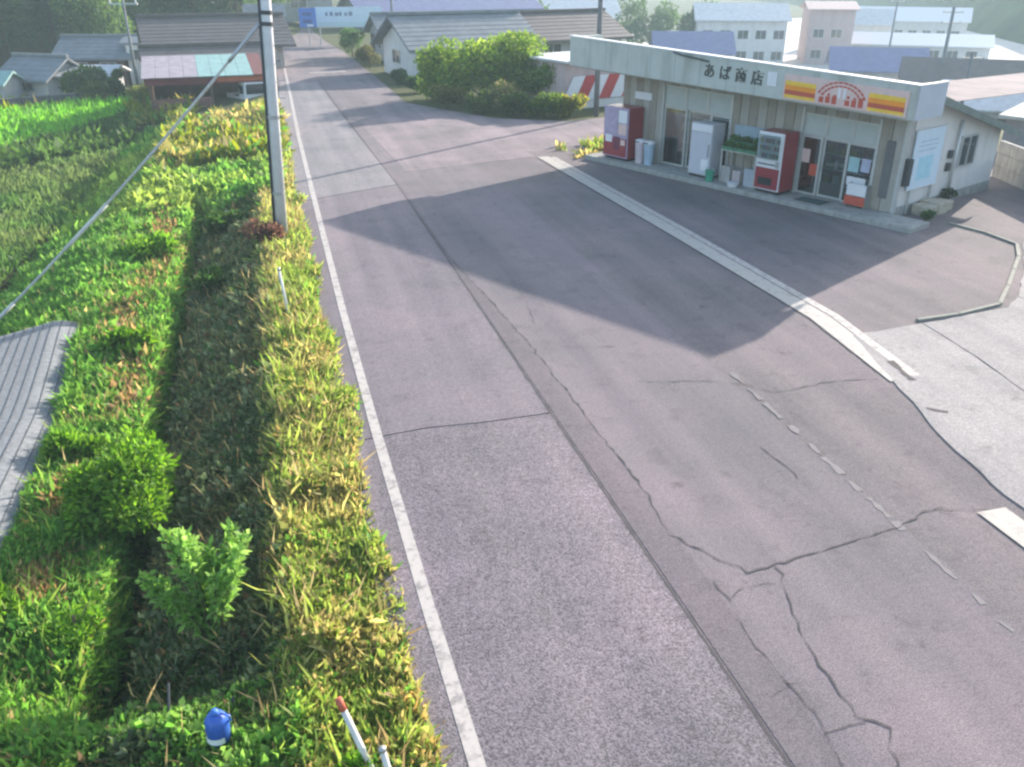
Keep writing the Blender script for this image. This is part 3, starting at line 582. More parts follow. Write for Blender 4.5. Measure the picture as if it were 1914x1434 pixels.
# side and rear walls, corrugated mono-pitch roof falling to the back
roofz = lambda w: 3.72 - .295 * (w - 1.3)
def wprism(name, m, prof, u0, u1, parent=None): return MB().xprism(prof, -u1, -u0).build(name, m, parent or shop)
wprism('side_wall', M_WALL, [(1.22, .0), (7.0, .0), (7.0, roofz(7.0) - .06), (1.22, roofz(1.22) - .06)], 1.2, 1.34)
wprism('side_wall', M_WALL, [(1.22, .0), (7.0, .0), (7.0, roofz(7.0) - .06), (1.22, roofz(1.22) - .06)], 11.86, 12.0)
sb('rear_wall', M_WALL, 1.345, 11.855, 6.86, 7.0, 0, roofz(7.0) - .06)
sb('plinth', M_CONC2, 1.17, 1.199, 1.22, 7.0, -.02, .28)
for i in range(17):
    a = .85 + i * .75; wprism('roof_sheet', M_ROOF, [(1.31, roofz(1.31)), (7.5, roofz(7.5)), (7.5, roofz(7.5) + .05), (1.31, roofz(1.31) + .05)], a, a + .715)
    wprism('roof_rib', M_ROOF, [(1.31, roofz(1.31) + .0505), (7.5, roofz(7.5) + .0505), (7.5, roofz(7.5) + .10), (1.31, roofz(1.31) + .10)], a + .705, a + .76)
wprism('verge_board', mat('board_green', (.16, .19, .17), .7), [(1.31, roofz(1.31) - .16), (7.52, roofz(7.52) - .16), (7.52, roofz(7.52) + .06), (1.31, roofz(1.31) + .06)], .80, .845)
# side window, vents, conduit, meter
def side_open(name, w0, w1, z0, z1, pm):
    f = MB(); X0, X1 = -1.2 + .004, -1.2 + .06
    f.box(X0, X1, w0, w1, z0, z0 + .05); f.box(X0, X1, w0, w1, z1 - .05, z1); f.box(X0, X1, w0, w0 + .05, z0 + .05, z1 - .05); f.box(X0, X1, w1 - .05, w1, z0 + .05, z1 - .05); f.box(X0, X1, (w0+w1)/2 - .02, (w0+w1)/2 + .02, z0 + .05, z1 - .05)
    o = f.build(name, M_ALU, shop); bx('pane', pm, o, X0 + .002, X0 + .02, w0 + .05, w1 - .05, z0 + .05, z1 - .05); return o
side_open('side_window', 4.45, 5.45, 1.05, 2.05, DGLASS)
for z in (1.05, 1.45): bx('vent', M_DARKM, shop, -1.195, -1.10, 3.75, 3.93, z, z + .25)
bx('meter_box', M_DARKM, shop, -1.195, -1.02, 1.28, 1.50, .95, 1.75); MB().tube([(-1.13, 1.4, 1.76), (-1.13, 1.4, 3.2)], .025, 8).build('conduit', M_STEEL, shop)
MB().tube([(-1.12, 4.12, .05), (-1.12, 4.12, 2.6)], .045, 10).build('downpipe', M_ALU, shop, smooth=True)
# the old building has settled: its fascia and roof run slightly down towards the right end
settle = lambda x: .915 + .009 * (-x)
for o in shop.children_recursive:
    if o.type != 'MESH': continue
    if o.name.startswith('letter'): o.location.z *= settle(o.location.x); o.rotation_euler = (R(90), R(2.0), 0); continue
    for v in o.data.vertices: v.co.z *= settle(v.co.x)
# interior: shelving seen through the glass
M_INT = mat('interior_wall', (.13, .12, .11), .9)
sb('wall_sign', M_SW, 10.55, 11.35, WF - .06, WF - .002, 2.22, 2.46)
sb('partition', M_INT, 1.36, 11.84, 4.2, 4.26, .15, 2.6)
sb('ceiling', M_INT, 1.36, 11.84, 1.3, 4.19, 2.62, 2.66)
def bxw(name, m, t, x0, x1, y0, y1, z0, z1, bevel=0.0): return bx(name, m, t, x0, x1, y0, y1, z0, z1, bevel)
def at_shop(u, w, z=0.0): c, s_ = math.cos(SRZ), math.sin(SRZ); x, y = -u, w; return (SHOP[0] + x*c - y*s_, SHOP[1] + x*s_ + y*c, z)
PAL = [mat('goods_red', (.35, .05, .04), .5), mat('goods_brown', (.14, .08, .05), .6), mat('goods_yellow', (.5, .38, .08), .5), mat('goods_white', (.6, .6, .6), .5), mat('goods_blue', (.08, .15, .35), .5), mat('goods_green', (.07, .2, .08), .5)]
for u, lab in ((9.3, 'goods shelf seen through the left glass doors'), (6.2, 'goods shelf behind the middle wall of the shop'), (3.4, 'goods shelf seen through the right glass doors')):
    t = thing('goods_shelf', lab, 'shelf', at_shop(u, 2.5, .15), SRZ)
    bxw('back_panel', M_DARKM, t, -1.0, 1.0, .36, .40, 0, 1.6)
    for z in (.1, .55, 1.0, 1.45): bxw('shelf_board', M_SW, t, -1.0, 1.0, -.05, .36, z, z + .03)
    for z in (.131, .581, 1.031):
        x = -.95
        while x < .85:
            w_ = random.uniform(.1, .24); bxw('goods', random.choice(PAL), t, x, x + w_, random.uniform(-.03, .05), .3, z, z + random.uniform(.16, .36)); x += w_ + .02

# ------------------------------------------------------------------ things standing along the shop front
def vending(name, label, u0, u1, w0, w1, h, body, upper, lower, win=True):
    W = u1 - u0; t = thing(name, label, 'vending machine', at_shop((u0+u1)/2, w0, .15), SRZ); D = w1 - w0
    bxw('body', body, t, -W/2, W/2, .03, D, .08, h, .02)
    bxw('base', M_BLACK, t, -W/2 + .03, W/2 - .03, .06, D - .04, 0, .079)
    dr = bxw('door', upper, t, -W/2 + .005, W/2 - .005, -.03, .029, .10, h - .01, .01)
    bxw('lower_panel', lower, dr, -W/2 + .03, W/2 - .03, -.042, -.031, .14, h * .42)
    if not win:
        for (a, b, z0_, z1_, m_) in ((-.46, .10, .50, .96, M_VPUR), (.12, .46, .72, .95, M_SW), (.12, .46, .50, .70, M_PINK), (-.40, -.12, .33, .47, M_SW), (-.05, .2, .20, .45, mat('print_maroon', (.14, .03, .06), .5)), (.24, .42, .30, .40, M_PINK)):
            bxw('print_panel', m_, dr, a * W, b * W, -.050, -.0435, z0_ * h, z1_ * h)
        return t
    bxw('window_frame', M_SW, dr, -W/2 + .05, W/2 - .05, -.045, -.031, h * .56, h - .07)
    rows = 3; cols = 7
    for r_ in range(rows):
        for c_ in range(cols):
            x = -W/2 + .09 + (W - .18) * (c_ + .5) / cols; z = h * .58 + (h * .36) * r_ / rows
            MB().tube([(x, -.06, z + .02), (x, -.06, z + .14)], .032, 8).build('drink_can', random.choice(PAL), dr)
    bxw('display_glass', GLASS, dr, -W/2 + .06, W/2 - .06, -.112, -.108, h * .57, h - .08)
    bxw('button_row', M_DARKM, dr, -W/2 + .08, W/2 - .2, -.05, -.031, h * .47, h * .49); bxw('coin_panel', M_STEEL, dr, W/2 - .18, W/2 - .06, -.05, -.031, h * .44, h * .54)
    bxw('delivery_flap', M_BLACK, dr, -W/2 + .15, W/2 - .25, -.055, -.043, h * .14, h * .26); return t
M_VRED = mat('vending_red', (.24, .022, .035), .35, .12, 3, spec=.5); M_VPUR = mat('vending_lilac', (.36, .30, .42), .4, .2, 6); M_VWHT = mat('vending_white', (.62, .63, .65), .35, .06, 3, spec=.5)
vending('vending_machine', 'red drinks vending machine with lilac upper front at the far end of the shop', 10.85, 12.05, .28, 1.03, 1.83, M_VRED, M_VPUR, M_VRED, False)
vending('vending_machine', 'white and red drinks vending machine in the middle of the shop front', 4.42, 5.32, .26, .98, 1.83, M_VRED, M_VWHT, M_VRED)
# recycling bins beside the first machine
for u, m_, lab in ((10.48, mat('bin_pink', (.50, .42, .45), .6), 'pale pink waste bin beside the red vending machine'), (10.05, mat('bin_blue', (.30, .40, .50), .6), 'pale blue waste bin in front of the shop wall')):
    t = thing('waste_bin', lab, 'bin', at_shop(u, .55, .15), SRZ)
    MB().tube([(0, 0, 0), (0, 0, .72)], [.15, .185], 16).build('body', m_, t, smooth=False); MB().tube([(0, 0, .721), (0, 0, .78), (0, 0, .82)], [.195, .19, .12], 16).build('lid', M_SW, t)
    bx('slot', M_BLACK, t, -.09, .09, -.197, -.150, .735, .77)
# pale ice cabinet between the door frames
t = thing('ice_cabinet', 'tall pale grey ice cabinet in front of the left glass doors', 'freezer', at_shop(7.66, .40, .15), SRZ)
bxw('body', mat('cabinet_grey', (.42, .43, .47), .4, .06), t, -.44, .44, .03, .62, .06, 1.72, .02); d_ = bxw('door', mat('cabinet_door', (.47, .48, .53), .4, .06), t, -.43, .43, -.02, .029, .10, 1.45, .01)
bxw('header', M_SW, t, -.43, .43, -.02, .029, 1.46, 1.70, .01); bxw('handle', M_STEEL, d_, .33, .37, -.06, -.021, .7, 1.1); bxw('notice', M_SW, d_, .08, .36, -.024, -.0205, .25, .60); bxw('base', M_BLACK, t, -.42, .42, .05, .58, 0, .059)
# produce stand with green trays
t = thing('produce_stand', 'produce stand with green trays between the cabinet and the white vending machine', 'stand', at_shop(6.16, .42, .15), SRZ)
M_GRT = mat('tray_green', (.06, .17, .10), .6, .3, 8)
for sx in (-.66, .66):
    for yy in (.03, .55): bxw('leg', M_ALU, t, sx - .02, sx + .02, yy, yy + .04, 0, 1.02)
for k, (z, y0) in enumerate(((1.03, .0), (1.20, .24))):
    for j in range(3):
        x = -.66 + .45 * j; o = bxw('tray', M_GRT, t, x, x + .42, y0, y0 + .30, z, z + .10)
        crown('leaves', o, [(x + .21, y0 + .15, z + .14, .18, .12, .09)], 160, .09, [(.05, .15, .04), (.08, .2, .05), (.16, .2, .08)])
bxw('board', M_ALU, t, -.68, .68, 0, .56, 1.0, 1.028); bxw('back_board', mat('board_blue', (.25, .32, .38), .6), t, -.66, .66, .57, .59, 1.03, 1.75)
for u, w_, m_, hh, lab in ((6.62, .34, mat('crate_grey', (.35, .33, .32), .7), .5, 'grey carton under the produce stand on its left'), (6.2, .30, mat('crate_pink', (.42, .36, .36), .7), .42, 'pinkish carton under the middle of the produce stand'), (5.72, .36, mat('crate_bluegrey', (.34, .38, .42), .7), .55, 'blue grey carton under the produce stand by the vending machine')):
    t = thing('carton', lab, 'box', at_shop(u, .62, .15), SRZ, 'cartons under the produce stand'); bxw('body', m_, t, -w_/2, w_/2, -.14, .14, 0, hh, .008); bxw('flap', m_, t, -w_/2 + .005, -.005, -.135, .135, hh + .001, hh + .008); bxw('flap', m_, t, .005, w_/2 - .005, -.135, .135, hh + .001, hh + .008); bxw('tape', mat('tape', (.3, .24, .16), .4), t, -.025, .025, -.141, .141, hh + .0085, hh + .010)
t = thing('green_bucket', 'green plastic bucket at the step edge beside the ice cabinet', 'bucket', at_shop(7.02, .2, .15), SRZ)
M_GB = mat('bucket_green', (.03, .26, .17), .45, .2); MB().tube([(0, 0, 0), (0, 0, .34), (0, 0, .36)], [.12, .155, .165], 16).build('body', M_GB, t, smooth=False)
MB().tube([(.16*math.cos(a), -.02, .34 + .12*math.sin(a)) for a in np.linspace(0, math.pi, 9)], .008, 6).build('handle', M_STEEL, t)
t = thing('white_tub', 'low white tub on the step before the produce stand', 'tub', at_shop(6.05, .16, .15), SRZ)
MB().tube([(0, 0, 0), (0, 0, .12), (0, 0, .135)], [.15, .19, .205], 16).build('body', M_SW, t); MB().tube([(0, 0, .1355), (0, 0, .15)], [.19, .17], 16).build('contents', mat('tub_contents', (.5, .5, .52), .8), t)
# poster stand and flower pots right of the doors
t = thing('magazine_rack', 'low red and white rack in front of the right shop window', 'rack', at_shop(2.2, .78, .15), SRZ)
bxw('front_panel', M_REDS, t, -.32, .32, 0, .03, .06, .32, .008); bxw('upper_panel', M_SW, t, -.30, .30, .03, .05, .33, .66, .006); bxw('shelf', M_STEEL, t, -.32, .32, .05, .26, .28, .31)
for sx in (-.31, .29): bxw('leg', M_STEEL, t, sx, sx + .02, .05, .26, 0, .66)
t = thing('door_mat', 'dark door mat on the step before the right glass doors', 'mat', at_shop(3.4, .55, .15), SRZ)
bxw('mat_body', mat('mat_dark', (.05, .09, .09), .95), t, -.42, .42, -.25, .25, .001, .016); bxw('mat_rim', M_BLACK, t, -.45, .45, -.28, .28, .0005, .010)
# things along the shop's side wall
sgn = thing('wall_board', 'large pale blue notice board leaning on the shop side wall', 'notice board', at_shop(1.14, 2.4, 0), SRZ)
bx('panel', mat('board_paleblue', (.55, .64, .72), .5, .05, 3), sgn, -.02, .02, -.8, .8, .72, 2.34, .005)
bx('print_block', mat('board_cyan', (.36, .58, .68), .5, .12, 4), sgn, .0205, .023, -.45, .35, .95, 1.6)
for z in (1.75, 1.88, 2.0): bx('print_line', mat('board_print', (.42, .50, .60), .6), sgn, .0205, .023, -.55, .45, z, z + .05)
for z in (.70, 2.345): bx('frame_rail', M_SW, sgn, -.025, .03, -.82, .82, z, z + .02)
for y in (-.6, .6): bx('leg', M_ALU, sgn, -.02, .02, y, y + .05, 0, .70)
for u, w, s_, lab in ((.78, 2.2, .30, 'squared beige stone nearest the shop corner'), (.80, 2.75, .34, 'large beige stone in the middle of the row by the side wall'), (.82, 3.3, .26, 'small beige stone at the far end of the row by the side wall')):
    o = MB().prism([(-s_, -s_*.7), (s_*.9, -s_*.8), (s_, s_*.6), (-s_*.8, s_*.75)], -.02, [.30*s_/.3, .26*s_/.3, .32*s_/.3, .28*s_/.3]).build('edging_stone', mat('stone_beige', (.38, .34, .27), .9, .2, 5, .5, 30), None, bevel=.04); o.location = at_shop(u, w, 0); o.rotation_euler.z = SRZ; tag(o, lab, 'stone', 'stones along the shop side wall')
shrub('pot_plant', 'dark green low plant at the front right corner of the shop step', *at_shop(.35, 1.45)[:2], .26, .32, 420, .08, [(.04, .09, .03), (.06, .12, .04)], cat='plant', nl=5, z=0.0)
shrub('pot_plant', 'dark plant against the side wall below the vents', *at_shop(.95, 3.9)[:2], .2, .6, 380, .08, [(.04, .07, .03), (.07, .08, .05)], cat='plant', nl=5, z=0.0)

# ------------------------------------------------------------------ neighbour on the right: low concrete wall and grey outbuilding
cw = thing('boundary_wall', 'low pale concrete block wall behind the shop at the right edge', 'wall', at_shop(1.9, 8.95, 0), R(-67 + 0) - R(39) + R(0))
for i in range(8):
    for k in range(3):
        o = MB().box(.0, .985, -.07, .07, k*.40, k*.40 + .392).build('block', M_CONC2, cw, bevel=.006); o.location.x = i * 1.0 + (0.0 if k % 2 else -.0)
ob = thing('grey_outbuilding', 'plain grey outbuilding behind the low concrete wall at the right edge', 'building', at_shop(-2.0, 14.0, -1.3), SRZ)
M_GRW = mat('wall_greydark', (.20, .205, .215), .8, .12, 2, grime=.3)
bx('wall', M_GRW, ob, -6, 6, 0, 6, 0, 2.5); MB().xprism([(-.3, 2.501), (6.3, 2.501), (6.3, 2.62), (3, 3.1), (-.3, 2.62)], -6.2, 6.3).build('roof', mat('roof_greygreen', (.30, .33, .31), .7, grime=.2), ob)
for x in (-4.3, -1.2, 2.0):
    f = MB().box(x, x + 1.3, -.05, -.003, 1.2, 2.1).build('window', M_ALU, ob); bx('pane', DGLASS, f, x + .07, x + 1.23, -.06, -.051, 1.27, 2.03)

# ------------------------------------------------------------------ houses
M_TILE = mat('tile_grey', (.17, .185, .20), .6, .2, 1.5, .5, 12, spec=.35); M_TILED = mat('tile_dark', (.105, .09, .088), .6, .2, 1.5, .5, 12, spec=.35); M_TILEB = mat('tile_violet', (.16, .17, .30), .6, .15, 1.5)
M_WOOD = mat('wall_timber', (.13, .085, .06), .85, .25, 2, .3, 20); M_PLAS = mat('plaster_white', (.60, .59, .57), .9, .08, 1.5, grime=.2); M_PLASG = mat('plaster_grey', (.36, .37, .37), .9, .1, 1.5, grime=.25); M_PLASP = mat('plaster_pink', (.48, .37, .36), .9, .1, 1.5, grime=.2)
M_RUST = mat('roof_redbrown', (.15, .05, .045), .7, .25, 2, grime=.3); M_TEAL = mat('roof_teal', (.22, .36, .34), .55, .15, 2, grime=.2)
def house(name, label, loc, rz, w, d, h, rise, wm, rm, wins=(), over=.5, z0=None, doors=(), tiers=1, cat='house', group=None, rows=True):
    """gabled house: ridge along local x; wins / doors: (side, pos, z, width, height); side f = front (-y), r = right (+x), l = left"""
    t = thing(name, label, cat, (*loc, float(terrain(*loc)) - .3 if z0 is None else z0), rz, group)
    wl_ = MB().box(-w/2, w/2, -d/2, d/2, 0, h); k = len(wl_.v)
    wl_.v += [(-w/2, -d/2, h), (-w/2, d/2, h), (-w/2, 0, h + rise * .93), (w/2, -d/2, h), (w/2, d/2, h), (w/2, 0, h + rise * .93)]; wl_.f += [(k, k+2, k+1), (k+3, k+4, k+5)]
    wl_.build('wall', wm, t)
    e = over; sl = rise / (d/2)
    for sgn_ in (-1, 1):
        y1 = sgn_ * (d/2 + e); r = MB().xprism([(0, h + rise), (y1, h - sl*e), (y1, h - sl*e + .14), (0, h + rise + .14)], -w/2 - e, w/2 + e).build('roof', rm, t)
        n = max(3, int((d/2 + e) / .42)) if rows else 0
        for i in range(n):       # courses of tiles, each a thin lip
            a, b = i / n, (i + .9) / n; za, zb = h + rise + (y1 and -sl*abs(y1)*a) + .142, h + rise - sl*abs(y1)*b + .142
            MB().xprism([(y1*a, za), (y1*b, zb), (y1*b, zb + .022), (y1*a, za + .004)], -w/2 - e, w/2 + e).build('tile_course', rm, r)
        if rows: MB().box(-w/2 - e, w/2 + e, -.12, .12, h + rise + .15, h + rise + .34).build('ridge_tile', rm, r) if sgn_ < 0 else None
    def wbox(side, p, z, ww, hh, proud):
        if side == 'f': return (p - ww/2, p + ww/2, -d/2 - proud, -d/2 - .002, z, z + hh)
        if side == 'r': return (w/2 + .002, w/2 + proud, p - ww/2, p + ww/2, z, z + hh)
        return (-w/2 - proud, -w/2 - .002, p - ww/2, p + ww/2, z, z + hh)
    for s_, p, z, ww, hh in wins:
        f = bx('window', M_ALU, t, *wbox(s_, p, z, ww, hh, .05)); b_ = list(wbox(s_, p, z + .07, ww - .14, hh - .14, .062)); 
        pn = bx('pane', DGLASS, f, *b_); 
        bar = list(wbox(s_, p, z + .07, .06, hh - .14, .075)); bx('glazing_bar', M_ALU, f, *bar)
    for s_, p, z, ww, hh, dm in doors:
        dr = bx('door', dm, t, *wbox(s_, p, z, ww, hh, .06)); bx('handle', M_STEEL, dr, *wbox(s_, p + ww*.35, z + hh*.45, .06, .18, .09))
    return t
# left side, behind the paddy
house('tiled_house', 'long dark grey tiled house behind the red shed', (-2.9, 69.0), R(8), 8.4, 6.5, 2.7, 1.4, M_PLASG, M_TILED, [('f', -2.6, 1.2, 1.6, 1.1), ('f', 0.2, 1.2, 1.6, 1.1), ('f', 2.8, 1.2, 1.5, 1.1)], over=.8)
house('lean_to_house', 'low grey roofed annex in front of the long tiled house', (-3.2, 63.6), R(8), 7.5, 3.6, 1.9, .7, M_PLASP, M_TILED, [('f', -1.8, .7, 1.5, .9), ('f', 1.6, .7, 1.5, .9)], over=.5)
house('timber_house', 'brown timber house with a white gable end among the trees', (-11.6, 77), R(-12), 4.6, 4.4, 2.4, 1.0, M_WOOD, M_TILE, [('f', -1.1, 1.1, 1.2, .8), ('f', 1.0, 1.1, 1.2, .8)], over=.7)
o = thing('white_annex', 'narrow white plastered annex at the right end of the timber house', 'annex', (-8.75, 75.3, -1.8), R(-12)); bx('wall', M_PLAS, o, -.6, .6, -1.2, 1.2, 0, 3.0); MB().xprism([(-1.4, 3.0), (1.4, 3.0), (1.4, 3.15), (0, 3.5), (-1.4, 3.15)], -1.0, 1.0).build('roof', M_TILE, o); f = bx('window', M_ALU, o, -.4, .4, -1.25, -1.203, 1.9, 2.7); bx('pane', DGLASS, f, -.34, .34, -1.26, -1.251, 1.96, 2.64)
house('white_gabled_house', 'small white house with grey tiled roof at the far left', (-14.9, 71), R(-35), 3.8, 3.4, 1.6, 1.0, M_PLAS, M_TILE, [('r', 0, .6, 1.0, .8), ('f', 0, .6, 1.3, .8)], over=.6)
house('garden_shed', 'small pale grey shed at the left edge below the forest', (-17.6, 68.5), R(-20), 2.6, 2.2, 1.4, .6, M_PLASG, M_TEAL, [('f', 0, .8, .9, .7)], over=.3, rows=False, cat='shed')
house('flat_shed', 'low pale roofed shed between the white house and the green tree', (-12.0, 70.5), R(-10), 4.0, 3, 1.6, .4, M_PLASG, M_ROOF, [], over=.5, rows=False, cat='shed', doors=[('f', .4, .1, 1.4, 1.3, M_DARKM)])
gw_ = thing('garden_wall', 'dark stone garden wall behind the paddy at the far left', 'wall', (-22.5, 57.6, -2.0), R(24))
for i in range(17):
    for k in range(3): bx('stone', mat('stone_dark', (.10, .10, .105), .9, .3, 2, .6, 8), gw_, i*.8 + (.2 if k % 2 else 0), i*.8 + .77 + (.2 if k % 2 else 0), -.2 - .02*((i*7 + k*3) % 3), .2, k*.42, k*.42 + .40, .03)
# open red-brown shed with things stored in it
rs = thing('red_shed', 'open fronted shed with red brown roof beside the road', 'shed', (-3.15, 55.0, -1.15), R(4)); rs.scale = (1, 1, .80)
M_SHW = mat('shed_boards', (.13, .075, .06), .85, .3, 2)
bx('rear_wall', M_SHW, rs, -3.0, 3.0, 2.3, 2.4, 0, 2.7); bx('side_wall', M_SHW, rs, -3.0, -2.9, -2.0, 2.298, 0, 2.5); bx('side_wall', M_SHW, rs, 2.9, 3.0, -1.0, 2.298, 0, 2.5)
bx('front_boards', mat('boards_brick', (.20, .10, .085), .85, .25, 3), rs, -2.9, .2, -2.0, -1.9, 0, 1.25); bx('header', mat('header_red', (.16, .04, .045), .7, .25, 3), rs, -3.2, 3.2, -2.2, -2.08, 2.18, 2.66)
bx('header', mat('header_orange', (.42, .12, .06), .7, .25, 3), rs, .6, 3.2, -2.24, -2.205, 2.3, 2.62)
for x in (-2.95, .25, 2.9): bx('post', M_WOOD, rs, x - .07, x + .07, -2.05, -1.905, 0, 2.179)
for i in range(9):
    x = -3.3 + i * .735; m_ = M_TEAL if i in (4, 5, 6, 7) else (M_RUST if i > 7 else mat('roof_lilac', (.30, .26, .29), .6, .2, 2, grime=.3))
    MB().xprism([(-2.5, 2.68), (2.6, 3.55), (2.6, 3.60), (-2.5, 2.73)], x, x + .72).build('roof_sheet', m_, rs)
# small white kei truck in the shed and stored boxes
kt = thing('small_truck', 'small white truck parked under the red shed roof', 'truck', (-.9, 54.3, -1.15), R(-70))
M_TW = mat('truck_white', (.62, .63, .65), .35, .05, 3, spec=.5)
MB().xprism([(-.7, .45), (.7, .45), (.7, 1.1), (.62, 1.75), (-.62, 1.75), (-.7, 1.1)], .55, 1.55).build('cab', M_TW, kt, bevel=.05); bx('bed', M_TW, kt, -1.5, .50, -.7, .7, .55, .62)
for y in (-.7, .66): bx('bed_side', M_TW, kt, -1.5, .5, y, y + .04, .62, .90)
bx('tailgate', M_TW, kt, -1.54, -1.502, -.7, .7, .62, .90); bx('windscreen', DGLASS, kt, 1.552, 1.57, -.58, .58, 1.12, 1.66)
for y in (-.712, .702): bx('side_window', DGLASS, kt, .75, 1.4, y, y + .01, 1.12, 1.6)
for x in (-1.0, 1.05):
    for y in (-.62, .62):
        wv = MB().tube([(x, y - .07, .26), (x, y + .07, .26)], .26, 16).build('wheel', M_BLACK, kt); MB().tube([(x, y - .075, .26), (x, y + .075, .26)], .14, 12).build('rim', M_STEEL, wv)
for y in (-.5, .5): bx('headlight', M_SW, kt, 1.552, 1.58, y - .12, y + .12, .72, .88)
bx('bumper', M_DARKM, kt, 1.55, 1.62, -.68, .68, .42, .58)
t = thing('storage_drum', 'blue grey drum standing beside the truck at the shed', 'drum', (.85, 52.8, -1.05)); MB().tube([(0,0,0),(0,0,.3),(0,0,.32),(0,0,.6),(0,0,.62),(0,0,.9)], [.29,.29,.31,.31,.29,.29], 16).build('body', mat('drum_blue', (.22, .28, .36), .6), t); MB().tube([(0,0,.901),(0,0,.93)], .30, 16).build('lid', M_STEEL, t)
# right of the road
house('grey_roof_house', 'white walled house with big grey tiled roof behind the roadside trees', (12.9, 60.6), R(12), 8.2, 6.0, 2.1, 1.5, M_PLAS, M_TILE, [('f', -1.8, .5, .8, 1.3), ('f', -.4, .5, .8, 1.3), ('l', .5, .8, 1.4, .9), ('f', 2.4, .7, 1.5, 1.0)], over=.7, z0=-.1, doors=[('f', -3.3, 0, 1.1, 1.8, M_DARKM)])
house('narrow_house', 'grey house with brown wooden front farther along the road', (11.6, 72.5), R(6), 5.0, 5, 2.0, 1.1, M_PLASG, M_TILE, [('f', -.9, .8, 1.2, .9), ('f', 1.2, .8, 1.2, .9), ('l', -.6, .8, 1.2, .9)], over=.5, z0=-.1, doors=[('l', 1.5, 0, 1.0, 1.8, M_WOOD)])
house('dark_roof_house', 'dark roofed house behind the trees in the middle distance', (22, 68), R(18), 9, 6, 2.3, 1.4, M_PLASG, M_TILED, [('f', -2, .8, 1.6, 1.1), ('f', 2, .8, 1.6, 1.1)], over=.7)
house('long_violet_house', 'long pale building with violet roof at the end of the road', (22, 112), R(10), 22, 8, 3.2, 1.6, M_PLASG, M_TILEB, [('f', x, 1.4, 2.0, 1.4) for x in (-8, -4.5, -1, 2.5, 6)], over=.8, cat='building')
house('far_grey_house', 'hazy grey house across the road end', (3.0, 118), R(4), 12, 8, 4.2, 2.2, M_PLASG, M_TILE, [('f', -3, 1.5, 2, 1.3), ('f', 2, 1.5, 2, 1.3)], over=.7)
house('roadside_shed', 'small reddish shed with white door at the bend of the road', (1.0, 92), R(0), 3.2, 3.2, 2.4, .9, M_WOOD, M_TILE, [], over=.35, z0=-.1, rows=False, cat='shed', doors=[('f', .6, 0, 1.2, 1.9, M_SW)])
# shop with striped front behind the side road
ss_ = thing('striped_shop', 'pink walled shop with red and white diagonal striped panels beyond the side road', 'shop', (17.5, 43.6, -.1), R(17))
bx('wall', M_PLASP, ss_, -3, 3, 0, 4, 0, 2.25); bx('lower_wall', M_PLAS, ss_, -3.02, 3.02, -.06, -.003, 0, .42); bx('roof', M_ROOF, ss_, -3.2, 3.2, -.3, 4.3, 2.252, 2.36)
for i in range(8):
    x = -3.0 + i * .75; k = MB(); k.xprism([(-.10, 0), (-.065, 0), (-.065, 1.15), (-.10, 1.15)], 0, .74); k.v = [(v[0] + v[2] * .55, v[1], v[2]) for v in k.v]
    o = k.build('stripe_panel', mat('stripe_red', (.42, .05, .05), .6) if i % 2 else M_SW, ss_); o.location = (x - .2, 0, .45)
# signs at the end of the road
bs = thing('long_signboard', 'long pale blue signboard with faint dark lettering at the road end', 'signboard', (5.4, 86.6, 0), R(-9))
bx('panel', mat('board_sky', (.50, .62, .72), .5, .06, 2), bs, 0, 6.0, -.05, .05, 1.5, 3.2); bx('lower_band', mat('board_sky2', (.42, .56, .62), .5, .06, 2), bs, .2, 5.0, -.06, -.051, 1.55, 1.95)
for i, x in enumerate((.9, 1.3, 1.75, 2.15, 2.6, 3.0, 4.9)): bx('lettering', mat('letter_slate', (.16, .2, .3), .6), bs, x, x + .22 + .06*(i % 3), -.06, -.051, 2.45, 2.75 + .05*(i % 2))
for x in (.3, 3.0, 5.7): bx('leg', M_STEEL, bs, x - .06, x + .06, .06, .18, 0, 3.1)
rsn = thing('road_sign', 'blue road sign on a thin post at the end of the road', 'road sign', (4.6, 84.8, 0), R(-6))
MB().tube([(0, 0, 0), (0, 0, 3.3)], .05, 8).build('post', M_STEEL, rsn); bx('panel', mat('sign_blue', (.06, .16, .48), .5, .1), rsn, -.75, .75, -.1, -.06, 1.6, 3.2, .03)
for z in (1.95, 2.55): bx('marking', mat('sign_navy', (.03, .07, .22), .5), rsn, -.45, .35, -.107, -.101, z, z + .3)
bx('marking', M_SW, rsn, -.1, .45, -.107, -.101, 1.68, 1.85)
